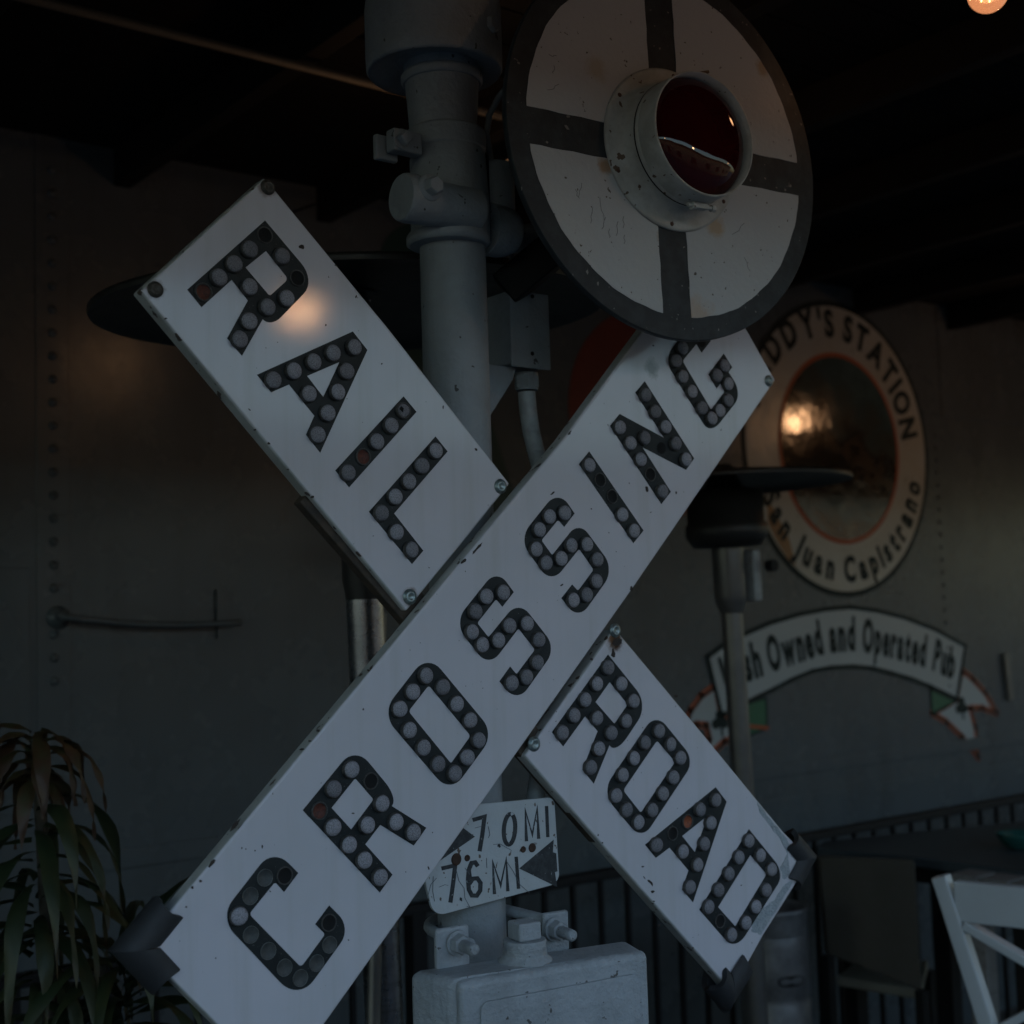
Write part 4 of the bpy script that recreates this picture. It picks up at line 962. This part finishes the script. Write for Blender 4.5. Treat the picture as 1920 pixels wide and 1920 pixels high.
# dark table
TZ = .93
ta = empty('bar_table', zp(1800, 1590, TZ)*1, 'dark topped bar table standing against the railing', 'table', None)
ta.location = (ta.location.x, ta.location.y, 0); ORG[ta.name] = Vector(ta.location)
tp = [zp(1530, 1589, TZ), zp(1722, 1608, TZ), zp(1975, 1640, TZ), zp(1990, 1532, TZ), zp(1545, 1577, TZ)]
MB().prism([[tuple(p) for p in tp]], (0, 0, -.03)).build('table_top', M_tableA, ta, .004)
MB().prism([[tuple(p*1.0-Vector((0, 0, .03))) for p in [tp[0].lerp(tp[3], .06), tp[1].lerp(tp[3], .08), tp[2].lerp(tp[4], .08), tp[3].lerp(tp[1], .08), tp[4].lerp(tp[2], .06)]]], (0, 0, -.06)).build('apron', M_beam, ta)
for q in (tp[0].lerp(tp[3], .12), tp[1].lerp(tp[3], .15), tp[2].lerp(tp[4], .12), tp[3].lerp(tp[1], .12)):
    MB().box((q.x, q.y, .42), (.05, .05, .84)).build('leg', M_beam, ta, .003)
# slatted wood table
a = zp(1777, 1638, TZ-.012); b = zp(1897, 1607, TZ-.012); u = (b-a).normalized(); v_ = Vector((u.y, -u.x, 0))
tb = empty('slatted_table', (a.x+.3, a.y, 0), 'weathered wooden slat table behind the white chair', 'table')
m = MB()
for k in range(6):
    c = a+u*.45+v_*(.045+k*.095)-Vector((0, 0, .012)); m.box(c, (.9, .088, .022), u)
m.build('slat_top', M_wood, tb, .003)
c = a+u*.45+v_*.28-Vector((0, 0, .06)); MB().box(c, (.80, .46, .06), u).build('apron', M_wood, tb, .003)
for du in (.06, .84):
    for dv in (.06, .50):
        p = a+u*du+v_*dv; MB().box((p.x, p.y, .42), (.055, .055, .84), u).build('leg', M_wood, tb, .003)
# bowl on the dark table
p = zp(1912, 1590, TZ); p.z = TZ
tag(MB().lathe(p, (0, 0, 1), [(.03, 0), (.05, .012), (.068, .042), (.070, .047), (.064, .043), (.046, .016), (0, .010)], 36).build('bowl', M_bowl), 'teal glazed bowl on the dark table', 'bowl')
# brown chair
bc = empty('dining_chair', (2.5, 1.35, 0), 'brown chair with solid back panel tucked under the dark table', 'chair')
Zc = 4.1
bp_ = [dp(1536, 1606, Zc+.1), dp(1716, 1614, Zc-.1), dp(1728, 1856, Zc-.1), dp(1552, 1790, Zc+.1)]
MB().prism([[tuple(p) for p in bp_]], Vector((.02, .03, 0))).build('backrest', M_brown, bc, .006)
st = zp(1568, 1830, .56), zp(1612, 1797, .56), zp(1740, 1800, .56), zp(1727, 1856, .56)
MB().prism([[tuple(p) for p in st]], (0, 0, -.03)).build('seat', M_tan, bc, .005)
for q in (bp_[2], bp_[3]): MB().bar(q, (q.x, q.y, 0), .03, .03, Vector((1, 0, 0))).build('leg', M_beam, bc, .003)
for q in (st[1], st[2]): MB().bar((q.x, q.y, .53), (q.x, q.y, 0), .03, .03, Vector((1, 0, 0))).build('leg', M_beam, bc, .003)
# keg
kp = dp(1447, 1700, 4.05); kz = kp.z
kg = empty('beer_keg', (kp.x, kp.y, 0), 'tall stainless keg with oval hand slot standing below the ROAD board', 'keg')
r = .100
m = MB(); m.lathe((kp.x, kp.y, 0), (0, 0, 1), [(r*.93, .0), (r, .01), (r, kz-.26), (r*.96, kz-.25), (r, kz-.24), (r, kz-.075), (r*.95, kz-.06), (r*.6, kz-.045), (.03, kz-.04)], 48); m.build('barrel', M_steel2, kg)
m = MB(); m.lathe((kp.x, kp.y, kz-.085), (0, 0, 1), [(r*.97, 0), (r*.99, .01), (r*.99, .07), (r*1.02, .078), (r*1.02, .088), (r*.96, .088), (r*.95, .01)], 48, cap=False); m.build('chime', M_steel2, kg)
hp = dp(1478, 1822, 4.05); dirc = (Vector((CAM.x, CAM.y, 0))-Vector((kp.x, kp.y, 0))).normalized(); side = Vector((0, 0, 1)).cross(dirc).normalized()
m = MB()
fc = []
for i in range(28):
    a = 2*math.pi*i/28; sx = .038*math.copysign(abs(math.cos(a))**.7, math.cos(a)); sz = .0155*math.copysign(abs(math.sin(a))**.8, math.sin(a))
    ang = math.asin(max(-.95, min(.95, (sx+.045)/r))); fc.append(Vector((kp.x, kp.y, 0))+dirc*(r*math.cos(ang)+.0015)+side*(r*math.sin(ang))+Vector((0, 0, hp.z+sz)))
cen = sum(fc, Vector())/28+dirc*.004
m.add(fc+[cen], [(i, (i+1) % 28, 28) for i in range(28)]); m.build('hand_slot', M_hole, kg)
m = MB(); m.lathe((kp.x, kp.y, kz-.045), (0, 0, 1), [(.03, 0), (.028, .02), (.012, .03), (.012, .05)], 20); m.build('tap_valve', M_steel2, kg)

# ================================================================== PLANT AT LEFT
pl_ = empty('potted_dracaena', (-.17, .93, 0), 'drooping strap leaved plant with browning tips at the lower left edge', 'plant')
m = MB(); m.lathe((-.17, .93, 0), (0, 0, 1), [(.14, 0), (.17, .30), (.18, .32), (.165, .32), (.16, .28), (0, .28)], 36); m.build('pot', M_beam, pl_)
stA = [Vector((-.17, .93, .27)), Vector((-.19, .94, .8)), Vector((-.20, .93, 1.2)), Vector((-.215, .935, 1.50))]
stB = [Vector((-.16, .92, .27)), Vector((-.14, .90, .7)), Vector((-.125, .89, 1.13))]
m = MB(); m.tube(stA, [.018, .015, .012, .009], 12); m.build('stem', mat('stem_bark', (.06, .05, .035), .8), pl_)
m = MB(); m.tube(stB, [.018, .015, .011], 12); m.build('stem', MATS['stem_bark'], pl_)
lv = []; lf = []; dry = []
def leaf(p, az, el, L, wd, droop, dr0, dr1):
    n = 14; d = Vector((math.cos(az)*math.cos(el), math.sin(az)*math.cos(el), math.sin(el))); q = Vector(p); side = Vector((-math.sin(az), math.cos(az), 0))
    tw = random.uniform(-.5, .5); o = len(lv); wav = random.uniform(0, 6)
    for i in range(n+1):
        t = i/n; ww = wd*(math.sin(math.pi*min(1, t*.92+.08))**.7)*(1 if t < .55 else (1-(t-.55)/.45)**.8*.98+.02)
        a = tw*t; nrm_ = side.cross(d).normalized(); s2 = side*math.cos(a)+nrm_*math.sin(a); n2 = nrm_*math.cos(a)-side*math.sin(a)
        wv = .004*math.sin(t*14+wav)
        lv.extend([q-s2*ww/2+n2*(ww*.16+wv), q-n2*ww*.04, q+s2*ww/2+n2*(ww*.16-wv)])
        dv = dr0+(dr1-dr0)*t**1.8+random.uniform(-.08, .12); dry.extend([dv+.12, dv, dv+.12])
        q = q+d*(L/n); d = (d+Vector((0, 0, -1))*(droop*(.4+t)/n*2.6)+Vector((random.uniform(-.03, .03), random.uniform(-.03, .03), 0))).normalized()
        side = (side-d*side.dot(d)).normalized()
    for i in range(n):
        b0_ = o+i*3; lf.extend([(b0_, b0_+1, b0_+4, b0_+3), (b0_+1, b0_+2, b0_+5, b0_+4)])
def crown(p, n, Lr, wr, elr, dr, tip, droop=(.8, 1.6), spread=.14):
    for i in range(n):
        az = 2.399*i+random.uniform(-.3, .3); t = i/n
        pp = p-Vector((0, 0, spread*t))
        leaf(pp+Vector((math.cos(az), math.sin(az), 0))*.008, az, R(random.uniform(*elr))*(1-t*.7), random.uniform(*Lr), random.uniform(*wr), random.uniform(*droop), dr, tip)
crown(stA[3]+Vector((0, 0, .02)), 24, (.12, .20), (.018, .028), (-20, 60), .62, 1.0, (1.8, 3.4), .09)
crown(stA[3]-Vector((0, 0, .10)), 36, (.22, .34), (.020, .030), (-15, 55), .08, .70, (1.5, 3.0), .24)
crown(stA[3]-Vector((0, 0, .34)), 24, (.20, .32), (.020, .028), (-20, 40), .10, .75, (1.5, 3.0), .20)
crown(stB[2]+Vector((.03, -.01, .02)), 40, (.20, .34), (.022, .034), (0, 60), .0, .45, (.8, 1.8), .16)
crown(stB[2]-Vector((0, 0, .20)), 30, (.22, .34), (.022, .034), (-10, 40), .05, .5, (.9, 1.8), .18)
me = bpy.data.meshes.new('foliage'); me.from_pydata([v-Vector((-.17, .93, 0)) for v in lv], [], lf); me.materials.append(M_leaf)
at_ = me.attributes.new('dry', 'FLOAT', 'POINT'); at_.data.foreach_set('value', dry)
for p in me.polygons: p.use_smooth = True
fo = bpy.data.objects.new('foliage', me); col.objects.link(fo); fo.parent = pl_

bpy.context.view_layer.update()
